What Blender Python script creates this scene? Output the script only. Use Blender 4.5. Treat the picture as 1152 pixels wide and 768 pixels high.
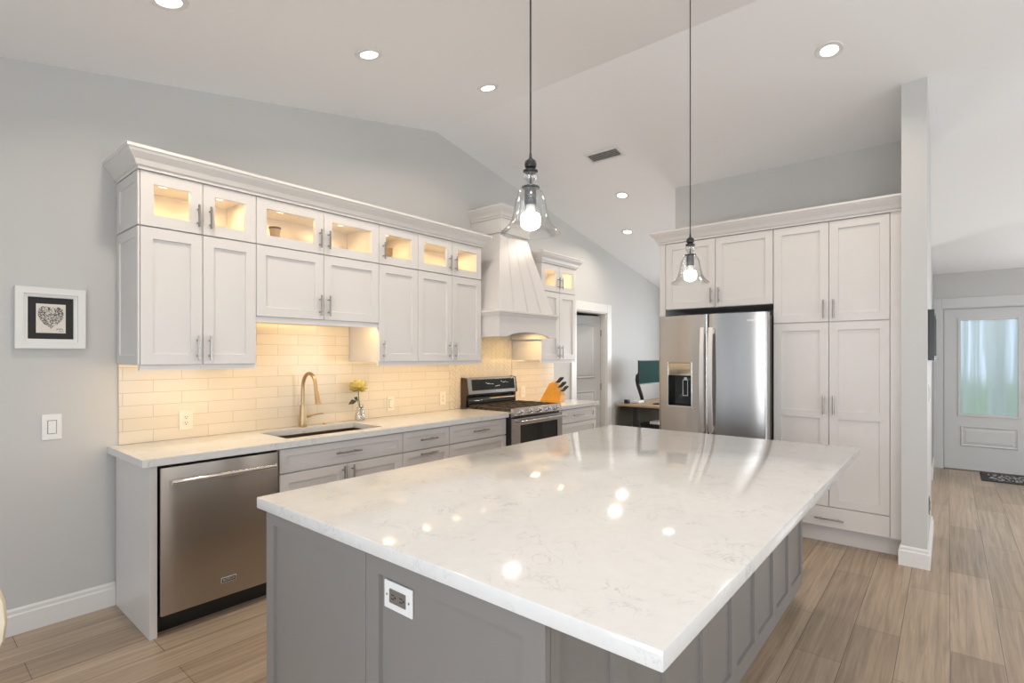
import bpy, bmesh, math, random
from mathutils import Matrix, Vector
random.seed(7)
R = math.radians
for o in list(bpy.data.objects):
    bpy.data.objects.remove(o)
scene = bpy.context.scene
COL = scene.collection

# ---------------------------------------------------------------- camera
cam_d = bpy.data.cameras.new('camera')
cam_d.sensor_width = 36.0
cam_d.lens = 589.0 / 1152.0 * 36.0
cam_d.shift_y = 0.0141
cam_d.clip_start = 0.02
cam = bpy.data.objects.new('camera', cam_d)
cam.location = (3.69, 0.0, 1.43)
cam.rotation_euler = (R(90), 0, R(39.83))
COL.objects.link(cam)
scene.camera = cam

# ---------------------------------------------------------------- world, daylight, exposure
scene.view_settings.view_transform = 'Standard'
scene.view_settings.look = 'None'
scene.view_settings.gamma = 1.0
scene.view_settings.use_curve_mapping = False
scene.view_settings.exposure = -0.62
scene.cycles.max_bounces = 12
scene.cycles.diffuse_bounces = 6
scene.cycles.transparent_max_bounces = 16
scene.cycles.sample_clamp_indirect = 6.0
scene.cycles.caustics_reflective = False
scene.cycles.caustics_refractive = False

world = bpy.data.worlds.new('world')
scene.world = world
world.use_nodes = True
wn = world.node_tree.nodes['Background']
wn.inputs['Color'].default_value = (0.72, 0.86, 1.0, 1)
wn.inputs['Strength'].default_value = 2.2

K_WIN = 1.0
def area_light(name, loc, rot, sx, sy, power, color, parent=None, spread=180, shape='RECTANGLE'):
    d = bpy.data.lights.new(name, 'AREA')
    d.shape = shape
    d.size = sx
    d.size_y = sy
    d.energy = power
    d.color = color
    d.spread = R(spread)
    o = bpy.data.objects.new(name, d)
    COL.objects.link(o)
    o.location = loc
    o.rotation_euler = rot
    if parent:
        o.parent = parent
    return o
DAY = (0.95, 0.97, 1.0)
# daylight standing in window openings (outside the panes), plus an added hall fill
area_light('daylight_back', (3.55, -2.35, 1.1), (R(118), 0, 0), 1.5, 2.0, 120 * K_WIN, DAY)
area_light('daylight_back_right', (5.9, -2.35, 1.1), (R(125), 0, 0), 2.6, 2.0, 95 * K_WIN, DAY)
area_light('daylight_right', (7.75, 2.2, 1.3), (R(134), 0, R(90)), 3.4, 1.8, 105 * K_WIN, DAY)
area_light('daylight_right_far', (7.75, 6.4, 1.3), (R(118), 0, R(90)), 1.8, 1.6, 60 * K_WIN, DAY)
area_light('daylight_front', (1.7, 8.95, 1.45), (R(114), 0, R(180)), 1.5, 1.2, 140 * K_WIN, DAY)
area_light('hall_fill_light', (5.75, 8.95, 1.35), (R(128), 0, R(180)), 1.5, 1.5, 120 * K_WIN, DAY)  # unseen fill lamp added to brighten the hall

WARM = (1.0, 0.66, 0.29)
LAMP = (1.0, 0.86, 0.70)
P_DOWN = 12.0
P_STRIP = 3.4
P_PUCK = 0.55

# ---------------------------------------------------------------- materials
def newmat(name):
    m = bpy.data.materials.new(name)
    m.use_nodes = True
    nt = m.node_tree
    return m, nt, nt.nodes['Principled BSDF']
def plain(name, col, rough=0.5, metal=0.0, bump=0.0, bscale=60.0, spec=0.5, coat=0.0, var=0.03):
    m, nt, b = newmat(name)
    b.inputs['Roughness'].default_value = rough
    b.inputs['Metallic'].default_value = metal
    b.inputs['Specular IOR Level'].default_value = spec
    b.inputs['Coat Weight'].default_value = coat
    tc = nt.nodes.new('ShaderNodeTexCoord')
    nz = nt.nodes.new('ShaderNodeTexNoise')
    nz.inputs['Scale'].default_value = bscale
    nz.inputs['Detail'].default_value = 3
    nt.links.new(tc.outputs['Object'], nz.inputs['Vector'])
    mx = nt.nodes.new('ShaderNodeMix')
    mx.data_type = 'RGBA'
    mx.inputs[6].default_value = tuple(c * (1 - var) for c in col) + (1,)
    mx.inputs[7].default_value = tuple(min(1, c * (1 + var)) for c in col) + (1,)
    nt.links.new(nz.outputs['Fac'], mx.inputs[0])
    nt.links.new(mx.outputs[2], b.inputs['Base Color'])
    if bump > 0:
        bp = nt.nodes.new('ShaderNodeBump')
        bp.inputs['Strength'].default_value = bump
        bp.inputs['Distance'].default_value = 0.002
        nt.links.new(nz.outputs['Fac'], bp.inputs['Height'])
        nt.links.new(bp.outputs['Normal'], b.inputs['Normal'])
    return m
def emissive(name, col, strength):
    m, nt, b = newmat(name)
    b.inputs['Base Color'].default_value = (0.9, 0.9, 0.9, 1)
    b.inputs['Emission Color'].default_value = col + (1,)
    b.inputs['Emission Strength'].default_value = strength
    return m
def thin_glass(name, tint=(1, 1, 1), refl=0.06, edge=0.5, absorb=0.0, rough=0.02):
    m = bpy.data.materials.new(name)
    m.use_nodes = True
    nt = m.node_tree
    nt.nodes.clear()
    out = nt.nodes.new('ShaderNodeOutputMaterial')
    tr = nt.nodes.new('ShaderNodeBsdfTransparent')
    tr.inputs['Color'].default_value = tint + (1,)
    gl = nt.nodes.new('ShaderNodeBsdfGlossy')
    gl.inputs['Roughness'].default_value = rough
    lw = nt.nodes.new('ShaderNodeLayerWeight')
    lw.inputs['Blend'].default_value = edge
    mr = nt.nodes.new('ShaderNodeMapRange')
    mr.inputs['To Min'].default_value = refl
    mr.inputs['To Max'].default_value = 0.75
    pw = nt.nodes.new('ShaderNodeMath')
    pw.operation = 'POWER'
    pw.inputs[1].default_value = 2.2
    nt.links.new(lw.outputs['Facing'], pw.inputs[0])
    nt.links.new(pw.outputs[0], mr.inputs['Value'])
    if absorb > 0:
        ab = nt.nodes.new('ShaderNodeMix'); ab.data_type = 'RGBA'
        ab.inputs[6].default_value = tint + (1,)
        ab.inputs[7].default_value = tuple(c * (1 - absorb) for c in tint) + (1,)
        nt.links.new(pw.outputs[0], ab.inputs[0])
        nt.links.new(ab.outputs[2], tr.inputs['Color'])
    mx = nt.nodes.new('ShaderNodeMixShader')
    nt.links.new(mr.outputs[0], mx.inputs[0])
    nt.links.new(tr.outputs[0], mx.inputs[1])
    nt.links.new(gl.outputs[0], mx.inputs[2])
    nt.links.new(mx.outputs[0], out.inputs[0])
    return m
def steel(name, col=(0.56, 0.545, 0.53), rough=0.24, axis='z', streak=0.06, aniso=0.0):
    m, nt, b = newmat(name)
    b.inputs['Metallic'].default_value = 1.0
    tc = nt.nodes.new('ShaderNodeTexCoord')
    mp = nt.nodes.new('ShaderNodeMapping')
    s = {'z': (220, 220, 1.5), 'x': (1.5, 220, 220), 'y': (220, 1.5, 220)}[axis]
    mp.inputs['Scale'].default_value = s
    nz = nt.nodes.new('ShaderNodeTexNoise')
    nz.inputs['Scale'].default_value = 1.0
    nz.inputs['Detail'].default_value = 2
    nt.links.new(tc.outputs['Object'], mp.inputs['Vector'])
    nt.links.new(mp.outputs[0], nz.inputs['Vector'])
    mr = nt.nodes.new('ShaderNodeMapRange')
    mr.inputs['To Min'].default_value = rough - streak
    mr.inputs['To Max'].default_value = rough + streak
    nt.links.new(nz.outputs['Fac'], mr.inputs['Value'])
    nt.links.new(mr.outputs[0], b.inputs['Roughness'])
    b.inputs['Base Color'].default_value = col + (1,)
    if aniso > 0:
        tg = nt.nodes.new('ShaderNodeTangent')
        tg.direction_type = 'RADIAL'
        tg.axis = 'Z'
        nt.links.new(tg.outputs[0], b.inputs['Tangent'])
        b.inputs['Anisotropic'].default_value = aniso
        b.inputs['Anisotropic Rotation'].default_value = 0.25
    return m
def quartz(name, base=(0.70, 0.70, 0.69)):
    m, nt, b = newmat(name)
    b.inputs['Roughness'].default_value = 0.085
    b.inputs['Specular IOR Level'].default_value = 0.5
    tc = nt.nodes.new('ShaderNodeTexCoord')
    wv = nt.nodes.new('ShaderNodeTexNoise')
    wv.inputs['Scale'].default_value = 9.0
    wv.inputs['Detail'].default_value = 7
    wv.inputs['Roughness'].default_value = 0.62
    wv.inputs['Distortion'].default_value = 1.4
    nt.links.new(tc.outputs['Object'], wv.inputs['Vector'])
    sb = nt.nodes.new('ShaderNodeMath'); sb.operation = 'SUBTRACT'; sb.inputs[1].default_value = 0.5
    ab = nt.nodes.new('ShaderNodeMath'); ab.operation = 'ABSOLUTE'
    nt.links.new(wv.outputs['Fac'], sb.inputs[0]); nt.links.new(sb.outputs[0], ab.inputs[0])
    cr = nt.nodes.new('ShaderNodeValToRGB')
    cr.color_ramp.elements[0].position = 0.0
    cr.color_ramp.elements[0].color = (1, 1, 1, 1)
    cr.color_ramp.elements[1].position = 0.022
    cr.color_ramp.elements[1].color = (0, 0, 0, 1)
    nt.links.new(ab.outputs[0], cr.inputs[0])
    n2 = nt.nodes.new('ShaderNodeTexNoise')
    n2.inputs['Scale'].default_value = 9.0
    n2.inputs['Detail'].default_value = 4
    nt.links.new(tc.outputs['Object'], n2.inputs['Vector'])
    c2 = nt.nodes.new('ShaderNodeValToRGB')
    c2.color_ramp.elements[0].position = 0.48
    c2.color_ramp.elements[0].color = (0, 0, 0, 1)
    c2.color_ramp.elements[1].position = 0.66
    c2.color_ramp.elements[1].color = (1, 1, 1, 1)
    nt.links.new(n2.outputs['Fac'], c2.inputs[0])
    ml = nt.nodes.new('ShaderNodeMath'); ml.operation = 'MULTIPLY'
    nt.links.new(cr.outputs[0], ml.inputs[0]); nt.links.new(c2.outputs[0], ml.inputs[1])
    m2 = nt.nodes.new('ShaderNodeMath'); m2.operation = 'MULTIPLY'; m2.inputs[1].default_value = 0.42
    nt.links.new(ml.outputs[0], m2.inputs[0])
    n3 = nt.nodes.new('ShaderNodeTexNoise')
    n3.inputs['Scale'].default_value = 28.0
    n3.inputs['Detail'].default_value = 5
    nt.links.new(tc.outputs['Object'], n3.inputs['Vector'])
    mb_ = nt.nodes.new('ShaderNodeMix'); mb_.data_type = 'RGBA'
    mb_.inputs[6].default_value = tuple(c * 0.95 for c in base) + (1,)
    mb_.inputs[7].default_value = tuple(min(1, c * 1.05) for c in base) + (1,)
    nt.links.new(n3.outputs['Fac'], mb_.inputs[0])
    mx = nt.nodes.new('ShaderNodeMix'); mx.data_type = 'RGBA'
    nt.links.new(m2.outputs[0], mx.inputs[0])
    nt.links.new(mb_.outputs[2], mx.inputs[6])
    mx.inputs[7].default_value = (0.27, 0.29, 0.31, 1)
    nt.links.new(mx.outputs[2], b.inputs['Base Color'])
    return m
def brick(name, ax_u, ax_v, du, dv, w, h, mortar, c1, c2, cm, rough, bump, grain=0.0, wave=0.0, offset=0.5):
    """plank floor or wall tile from a brick pattern laid along two object axes"""
    m, nt, b = newmat(name)
    tc = nt.nodes.new('ShaderNodeTexCoord')
    sp = nt.nodes.new('ShaderNodeSeparateXYZ')
    nt.links.new(tc.outputs['Object'], sp.inputs[0])
    cb = nt.nodes.new('ShaderNodeCombineXYZ')
    for ax, d, i in ((ax_u, du, 0), (ax_v, dv, 1)):
        ad = nt.nodes.new('ShaderNodeMath'); ad.operation = 'ADD'; ad.inputs[1].default_value = d
        nt.links.new(sp.outputs[ax], ad.inputs[0])
        nt.links.new(ad.outputs[0], cb.inputs[i])
    bt = nt.nodes.new('ShaderNodeTexBrick')
    bt.offset = offset
    bt.inputs['Scale'].default_value = 1.0
    bt.inputs['Brick Width'].default_value = w
    bt.inputs['Row Height'].default_value = h
    bt.inputs['Mortar Size'].default_value = mortar
    bt.inputs['Mortar Smooth'].default_value = 0.2
    bt.inputs['Bias'].default_value = 0.0
    bt.inputs['Color1'].default_value = c1 + (1,)
    bt.inputs['Color2'].default_value = c2 + (1,)
    bt.inputs['Mortar'].default_value = cm + (1,)
    nt.links.new(cb.outputs[0], bt.inputs['Vector'])
    col = bt.outputs['Color']
    b.inputs['Roughness'].default_value = rough
    hgt = nt.nodes.new('ShaderNodeMath'); hgt.operation = 'MULTIPLY'; hgt.inputs[1].default_value = -1.0
    nt.links.new(bt.outputs['Fac'], hgt.inputs[0])
    hout = hgt.outputs[0]
    if grain > 0:
        mp = nt.nodes.new('ShaderNodeMapping')
        mp.inputs['Scale'].default_value = (1.5, 42.0, 1.0)
        nt.links.new(cb.outputs[0], mp.inputs['Vector'])
        nz = nt.nodes.new('ShaderNodeTexNoise')
        nz.inputs['Scale'].default_value = 1.0
        nz.inputs['Detail'].default_value = 6
        nz.inputs['Roughness'].default_value = 0.65
        nz.inputs['Distortion'].default_value = 0.6
        nt.links.new(mp.outputs[0], nz.inputs['Vector'])
        mr = nt.nodes.new('ShaderNodeMapRange')
        mr.inputs['From Min'].default_value = 0.28
        mr.inputs['From Max'].default_value = 0.72
        mr.inputs['To Min'].default_value = 1 - grain
        mr.inputs['To Max'].default_value = 1 + grain * 0.7
        nt.links.new(nz.outputs['Fac'], mr.inputs['Value'])
        vm = nt.nodes.new('ShaderNodeVectorMath'); vm.operation = 'SCALE'
        nt.links.new(col, vm.inputs[0]); nt.links.new(mr.outputs[0], vm.inputs['Scale'])
        col = vm.outputs[0]
        a = nt.nodes.new('ShaderNodeMath'); a.operation = 'MULTIPLY_ADD'; a.inputs[1].default_value = 0.35
        nt.links.new(nz.outputs['Fac'], a.inputs[0]); nt.links.new(hout, a.inputs[2])
        hout = a.outputs[0]
    if wave > 0:
        nz = nt.nodes.new('ShaderNodeTexNoise')
        nz.inputs['Scale'].default_value = 22.0
        nz.inputs['Detail'].default_value = 1
        nt.links.new(tc.outputs['Object'], nz.inputs['Vector'])
        a = nt.nodes.new('ShaderNodeMath'); a.operation = 'MULTIPLY_ADD'; a.inputs[1].default_value = wave
        nt.links.new(nz.outputs['Fac'], a.inputs[0]); nt.links.new(hout, a.inputs[2])
        hout = a.outputs[0]
    nt.links.new(col, b.inputs['Base Color'])
    bp = nt.nodes.new('ShaderNodeBump')
    bp.inputs['Strength'].default_value = bump
    bp.inputs['Distance'].default_value = 0.002
    nt.links.new(hout, bp.inputs['Height'])
    nt.links.new(bp.outputs['Normal'], b.inputs['Normal'])
    return m

M_WALL = plain('grey_wall_paint', (0.565, 0.565, 0.555), 0.6, bump=0.05, bscale=140, var=0.01)
M_CEIL = plain('white_ceiling_paint', (0.86, 0.86, 0.87), 0.75, bump=0.05, bscale=140, var=0.01)
M_CAB = plain('white_cabinet_paint', (0.69, 0.665, 0.645), 0.32, var=0.008)
M_TRIM = plain('white_trim_paint', (0.76, 0.755, 0.74), 0.35, var=0.008)
M_DOORG = plain('grey_door_paint', (0.50, 0.50, 0.495), 0.4, var=0.01)
M_ISLE = plain('grey_island_paint', (0.23, 0.216, 0.205), 0.38, var=0.01)
M_QUARTZ = quartz('veined_white_quartz')
M_FLOOR = brick('wood_plank_floor', 1, 0, 0.35, 0.010, 1.22, 0.195, 0.0016, (0.44, 0.338, 0.243), (0.325, 0.243, 0.170),
                (0.10, 0.07, 0.05), 0.30, 0.35, grain=0.38, offset=0.37)
M_TILE = brick('ivory_subway_tile', 1, 2, 0.03, -0.914, 0.305, 0.0745, 0.0016, (0.74, 0.665, 0.545), (0.71, 0.635, 0.515),
               (0.52, 0.445, 0.34), 0.14, 0.4, wave=0.5)
M_HERR = plain('ivory_herringbone_tile', (0.74, 0.665, 0.545), 0.14, bump=0.3, bscale=40, var=0.10)
M_GROUT = plain('tan_grout', (0.34, 0.26, 0.18), 0.8)
M_STEEL = steel('brushed_stainless', axis='x')
M_STEELV = steel('brushed_stainless_door', axis='x', rough=0.24, streak=0.02, aniso=0.9)
M_DW = steel('warm_stainless', (0.45, 0.41, 0.37), 0.3, 'x', 0.03, 0.85)
M_NICKEL = steel('brushed_nickel', (0.38, 0.35, 0.32), 0.28, 'z')
M_CHROME = plain('polished_chrome', (0.8, 0.79, 0.78), 0.1, 1.0)
M_BRONZE = steel('champagne_bronze', (0.50, 0.36, 0.205), 0.30, 'z')
M_BLACK = plain('satin_black', (0.015, 0.015, 0.016), 0.35)
M_BLKGLASS = plain('black_glass', (0.012, 0.013, 0.014), 0.06)
M_IRON = plain('cast_iron', (0.05, 0.035, 0.028), 0.5, bump=0.2)
M_DARK = plain('dark_recess', (0.02, 0.02, 0.02), 0.7)
M_PLATE = plain('white_plastic', (0.80, 0.80, 0.79), 0.3)
M_PLATEIV = plain('ivory_plastic', (0.80, 0.74, 0.62), 0.3)
M_SOCK = plain('grey_socket', (0.22, 0.20, 0.18), 0.3, 0.3)
M_WOODB = plain('knife_block_wood', (0.74, 0.36, 0.055), 0.35, bscale=25, var=0.15)
M_DESK = plain('desk_wood', (0.42, 0.29, 0.18), 0.4, bscale=20, var=0.15)
M_GLASS = thin_glass('clear_glass', (.985, .99, .99), .08, .5, .06, .09)
M_PANE = thin_glass('window_pane', (0.98, 0.99, 1.0), 0.04, 0.3)
M_CABPANE = thin_glass('cabinet_pane', (1, 1, 1), 0.05, 0.3)
M_CREAM = plain('cream_fabric', (0.72, 0.63, 0.48), 0.85, bump=0.3, bscale=300)
M_BULB = emissive('lit_bulb', (1.0, 0.93, 0.84), 14.0)
M_BULBN = plain('frosted_bulb_neck', (0.85, 0.85, 0.85), 0.4)
M_LENS = emissive('lit_downlight', (1.0, 0.95, 0.88), 6.0)
M_PUCK = emissive('lit_puck', (1.0, 0.84, 0.58), 14.0)
M_PAPER = plain('cream_paper', (0.72, 0.69, 0.62), 0.8)
M_MAT = plain('black_mat_board', (0.02, 0.02, 0.02), 0.7)
M_INK = plain('grey_ink', (0.10, 0.095, 0.09), 0.8)
M_YELLOW = plain('yellow_petal', (0.90, 0.74, 0.26), 0.6, bscale=80, var=0.2)
M_LEAF = plain('dark_green_leaf', (0.045, 0.05, 0.02), 0.5)
M_SCREEN = plain('teal_reflection_screen', (0.004, 0.040, 0.034), 0.6, spec=0.03)  # teal reflection in the switched-off screen put into its base colour
M_POT = plain('tan_ceramic', (0.52, 0.36, 0.20), 0.5)
M_POTRIM = plain('dark_brown_glaze', (0.10, 0.06, 0.03), 0.3)
M_GRASS = plain('lawn_grass', (0.34, 0.42, 0.20), 0.9, bscale=30, var=0.3)
M_OLIVE = plain('dark_olive', (0.085, 0.08, 0.055), 0.5)
M_LETTER = plain('pale_lettering', (0.75, 0.77, 0.78), 0.3, 0.4)
M_GREYBLUE = plain('grey_metal', (0.10, 0.115, 0.13), 0.35, 0.8)

def mat_doormat():
    m, nt, b = newmat('woven_mat')
    b.inputs['Roughness'].default_value = 0.95
    tc = nt.nodes.new('ShaderNodeTexCoord')
    mp = nt.nodes.new('ShaderNodeMapping'); mp.inputs['Scale'].default_value = (34, 9, 1)
    nz = nt.nodes.new('ShaderNodeTexNoise'); nz.inputs['Scale'].default_value = 1.0; nz.inputs['Detail'].default_value = 3
    nt.links.new(tc.outputs['Object'], mp.inputs[0]); nt.links.new(mp.outputs[0], nz.inputs['Vector'])
    cr = nt.nodes.new('ShaderNodeValToRGB')
    cr.color_ramp.elements[0].position = 0.47; cr.color_ramp.elements[0].color = (0.035, 0.035, 0.036, 1)
    cr.color_ramp.elements[1].position = 0.56; cr.color_ramp.elements[1].color = (0.36, 0.36, 0.35, 1)
    nt.links.new(nz.outputs['Fac'], cr.inputs[0]); nt.links.new(cr.outputs[0], b.inputs['Base Color'])
    return m
M_DOORMAT = mat_doormat()
M_MATEDGE = plain('charcoal_mat_border', (0.045, 0.045, 0.046), 0.95)
def mat_rain():
    """fluted privacy glass: clear bands alternate with frosted ones"""
    m = bpy.data.materials.new('fluted_privacy_glass'); m.use_nodes = True
    nt = m.node_tree; nt.nodes.clear()
    out = nt.nodes.new('ShaderNodeOutputMaterial')
    tr = nt.nodes.new('ShaderNodeBsdfRefraction'); tr.inputs['Color'].default_value = (0.95, 0.97, 1, 1)
    tr.inputs['Roughness'].default_value = 0.32; tr.inputs['IOR'].default_value = 1.12
    tl = nt.nodes.new('ShaderNodeBsdfTranslucent'); tl.inputs[0].default_value = (0.9, 0.9, 0.9, 1)
    tc = nt.nodes.new('ShaderNodeTexCoord')
    mp = nt.nodes.new('ShaderNodeMapping'); mp.inputs['Scale'].default_value = (17.0, 1.0, 0.7)
    nz = nt.nodes.new('ShaderNodeTexNoise'); nz.inputs['Scale'].default_value = 1.0; nz.inputs['Detail'].default_value = 2
    nz.inputs['Distortion'].default_value = 0.5
    nt.links.new(tc.outputs['Object'], mp.inputs[0]); nt.links.new(mp.outputs[0], nz.inputs['Vector'])
    cr = nt.nodes.new('ShaderNodeMapRange')
    cr.inputs['From Min'].default_value = 0.36; cr.inputs['From Max'].default_value = 0.64
    cr.inputs['To Min'].default_value = 0.15; cr.inputs['To Max'].default_value = 0.75
    nt.links.new(nz.outputs['Fac'], cr.inputs['Value'])
    mx = nt.nodes.new('ShaderNodeMixShader')
    nt.links.new(cr.outputs[0], mx.inputs[0]); nt.links.new(tr.outputs[0], mx.inputs[1]); nt.links.new(tl.outputs[0], mx.inputs[2])
    nt.links.new(mx.outputs[0], out.inputs[0])
    return m
M_RAIN = mat_rain()

# ---------------------------------------------------------------- mesh helpers
class MB:
    def __init__(self):
        self.bm = bmesh.new()
    def _add(self, verts, faces):
        vs = [self.bm.verts.new(v) for v in verts]
        out = []
        for f in faces:
            try:
                out.append(self.bm.faces.new([vs[i] for i in f]))
            except ValueError:
                pass
        return vs, out
    def box(self, x0, y0, z0, x1, y1, z1, bev=0.0, seg=2):
        if x1 < x0: x0, x1 = x1, x0
        if y1 < y0: y0, y1 = y1, y0
        if z1 < z0: z0, z1 = z1, z0
        v = [(x0, y0, z0), (x1, y0, z0), (x1, y1, z0), (x0, y1, z0), (x0, y0, z1), (x1, y0, z1), (x1, y1, z1), (x0, y1, z1)]
        f = [(0, 3, 2, 1), (4, 5, 6, 7), (0, 1, 5, 4), (1, 2, 6, 5), (2, 3, 7, 6), (3, 0, 4, 7)]
        vs, fs = self._add(v, f)
        if bev > 0:
            es = list({e for q in fs for e in q.edges})
            bmesh.ops.bevel(self.bm, geom=es, offset=bev, segments=seg, affect='EDGES', profile=0.5)
        return self
    def prism(self, poly, axis, a, b):
        """polygon in the two other axes, extruded along axis from a to b"""
        def mk(p, t):
            return {'x': (t, p[0], p[1]), 'y': (p[0], t, p[1]), 'z': (p[0], p[1], t)}[axis]
        n = len(poly)
        v = [mk(p, a) for p in poly] + [mk(p, b) for p in poly]
        f = [tuple(range(n))[::-1], tuple(range(n, 2 * n))] + [(i, (i + 1) % n, n + (i + 1) % n, n + i) for i in range(n)]
        self._add(v, f)
        return self
    def hexa(self, lo, hi):
        """two quads (4 points each) joined: tapered block"""
        v = list(lo) + list(hi)
        self._add(v, [(3, 2, 1, 0), (4, 5, 6, 7), (0, 1, 5, 4), (1, 2, 6, 5), (2, 3, 7, 6), (3, 0, 4, 7)])
        return self
    def lathe(self, prof, c=(0, 0, 0), n=24, axis='z', cap=True):
        rings = []
        verts = []
        for r, z in prof:
            for k in range(n):
                a = 2 * math.pi * k / n
                p = (r * math.cos(a), r * math.sin(a), z)
                if axis == 'x': p = (p[2], p[0], p[1])
                if axis == 'y': p = (p[0], p[2], p[1])
                verts.append((c[0] + p[0], c[1] + p[1], c[2] + p[2]))
        faces = []
        m = len(prof)
        for i in range(m - 1):
            for k in range(n):
                faces.append((i * n + k, i * n + (k + 1) % n, (i + 1) * n + (k + 1) % n, (i + 1) * n + k))
        if cap:
            faces.append(tuple(range(n))[::-1])
            faces.append(tuple(range((m - 1) * n, m * n)))
        self._add(verts, faces)
        return self
    def tube(self, pts, r, n=12, cap=True, flat=None):
        pts = [Vector(p) for p in pts]
        rs = r if isinstance(r, (list, tuple)) else [r] * len(pts)
        T = []
        for i in range(len(pts)):
            a = pts[max(0, i - 1)]; b = pts[min(len(pts) - 1, i + 1)]
            T.append((b - a).normalized())
        up = Vector((0, 0, 1)) if abs(T[0].z) < 0.9 else Vector((1, 0, 0))
        u = T[0].cross(up).normalized()
        verts = []; faces = []
        for i, p in enumerate(pts):
            u = (u - T[i] * u.dot(T[i])).normalized()
            w = T[i].cross(u).normalized()
            for k in range(n):
                a = 2 * math.pi * k / n
                q = p + (u * math.cos(a) + w * math.sin(a)) * rs[i]
                verts.append(tuple(q))
        for i in range(len(pts) - 1):
            for k in range(n):
                faces.append((i * n + k, i * n + (k + 1) % n, (i + 1) * n + (k + 1) % n, (i + 1) * n + k))
        if cap:
            faces.append(tuple(range(n))[::-1]); faces.append(tuple(range((len(pts) - 1) * n, len(pts) * n)))
        self._add(verts, faces)
        return self
    def ball(self, c, r, sx=1, sy=1, sz=1, n=16):
        prof = []
        for i in range(n // 2 + 1):
            a = -math.pi / 2 + math.pi * i / (n // 2)
            prof.append((max(1e-4, r * math.cos(a)), r * math.sin(a)))
        s = len(self.bm.verts)
        self.lathe(prof, (0, 0, 0), n)
        self.bm.verts.ensure_lookup_table()
        for v in self.bm.verts[s:]:
            v.co = Vector((c[0] + v.co.x * sx, c[1] + v.co.y * sy, c[2] + v.co.z * sz))
        return self
    def sweep(self, prof, path, side=1):
        """closed profile (out, z) swept along an open 2D path with mitred corners"""
        P = [Vector(p) for p in path]
        def nrm(a, b):
            d = (b - a).normalized()
            return Vector((d.y, -d.x)) * side
        M_ = []
        for i in range(len(P)):
            if i == 0: M_.append(nrm(P[0], P[1]))
            elif i == len(P) - 1: M_.append(nrm(P[-2], P[-1]))
            else:
                a = nrm(P[i - 1], P[i]); b = nrm(P[i], P[i + 1])
                s = (a + b)
                M_.append(s / (1 + a.dot(b)))
        n = len(prof); verts = []; faces = []
        for i, p in enumerate(P):
            for o, z in prof:
                q = p + M_[i] * o
                verts.append((q.x, q.y, z))
        for i in range(len(P) - 1):
            for k in range(n):
                faces.append((i * n + k, i * n + (k + 1) % n, (i + 1) * n + (k + 1) % n, (i + 1) * n + k))
        faces.append(tuple(range(n))); faces.append(tuple(range((len(P) - 1) * n, len(P) * n))[::-1])
        self._add(verts, faces)
        return self
    def shaker(self, x0, x1, z0, z1, yf, fr=0.058, t=0.02, rec=0.011, hole=False):
        """framed door, face towards -y, its back on y = yf"""
        yo = yf - t
        def ring(d, y): return [(x0 + d, y, z0 + d), (x1 - d, y, z0 + d), (x1 - d, y, z1 - d), (x0 + d, y, z1 - d)]
        b = 0.0015
        rs = [ring(0, yf), ring(0, yo + b), ring(b, yo), ring(fr, yo)]
        rs.append(ring(fr + 0.003, yf if hole else yo + rec))
        if hole: rs.append(ring(0, yf))
        v = [p for r_ in rs for p in r_]
        f = []
        for i in range(len(rs) - 1):
            for k in range(4):
                f.append((i * 4 + k, i * 4 + (k + 1) % 4, (i + 1) * 4 + (k + 1) % 4, (i + 1) * 4 + k))
        if not hole:
            L = (len(rs) - 1) * 4
            f.append((L, L + 1, L + 2, L + 3)); f.append((3, 2, 1, 0))
        self._add(v, f)
        return self
    def xform(self, mat):
        bmesh.ops.transform(self.bm, matrix=mat, verts=self.bm.verts[:])
        return self
    def build(self, name, mat, parent=None, smooth=False, props=None):
        bmesh.ops.remove_doubles(self.bm, verts=self.bm.verts[:], dist=1e-6)
        bmesh.ops.recalc_face_normals(self.bm, faces=self.bm.faces[:])
        me = bpy.data.meshes.new(name)
        self.bm.to_mesh(me); self.bm.free()
        me.materials.append(mat)
        if smooth:
            for p in me.polygons: p.use_smooth = True
            me.set_sharp_from_angle(angle=R(40))
        o = bpy.data.objects.new(name, me)
        COL.objects.link(o)
        if parent is not None: o.parent = parent
        if props:
            for k, v in props.items(): o[k] = v
        return o
def thing(name, label, cat, loc=(0, 0, 0), rotz=0.0, group=None):
    o = bpy.data.objects.new(name, None)
    o.empty_display_size = 0.1
    COL.objects.link(o)
    o.location = loc; o.rotation_euler = (0, 0, rotz)
    o['label'] = label; o['category'] = cat
    if group: o['group'] = group
    return o
def tag(o, label, cat, group=None):
    o['label'] = label; o['category'] = cat
    if group: o['group'] = group
    return o
def struct(name, mb, mat, parent=None, smooth=False):
    o = mb.build(name, mat, parent, smooth)
    if parent is None: o['kind'] = 'structure'
    return o
def copy_tree(o, parent=None):
    c = o.copy(); COL.objects.link(c)
    if parent is not None: c.parent = parent
    for ch in list(o.children): copy_tree(ch, c)
    return c
def text_mesh(name, body, size, mat, parent, mtx, thick=0.0008):
    cu = bpy.data.curves.new(name + '_curve', 'FONT')
    cu.body = body; cu.size = size; cu.extrude = thick; cu.align_x = 'CENTER'; cu.align_y = 'CENTER'
    t = bpy.data.objects.new(name + '_tmp', cu); COL.objects.link(t)
    bpy.context.view_layer.update()
    me = bpy.data.meshes.new_from_object(t.evaluated_get(bpy.context.evaluated_depsgraph_get()))
    bpy.data.objects.remove(t)
    me.transform(mtx)
    me.materials.clear(); me.materials.append(mat)
    o = bpy.data.objects.new(name, me); COL.objects.link(o); o.parent = parent
    return o
# text standing on a face that looks towards local -y: glyph x stays x, glyph y becomes z
FACE = Matrix(((1, 0, 0, 0), (0, 0, -1, 0), (0, 1, 0, 0), (0, 0, 0, 1)))

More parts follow.
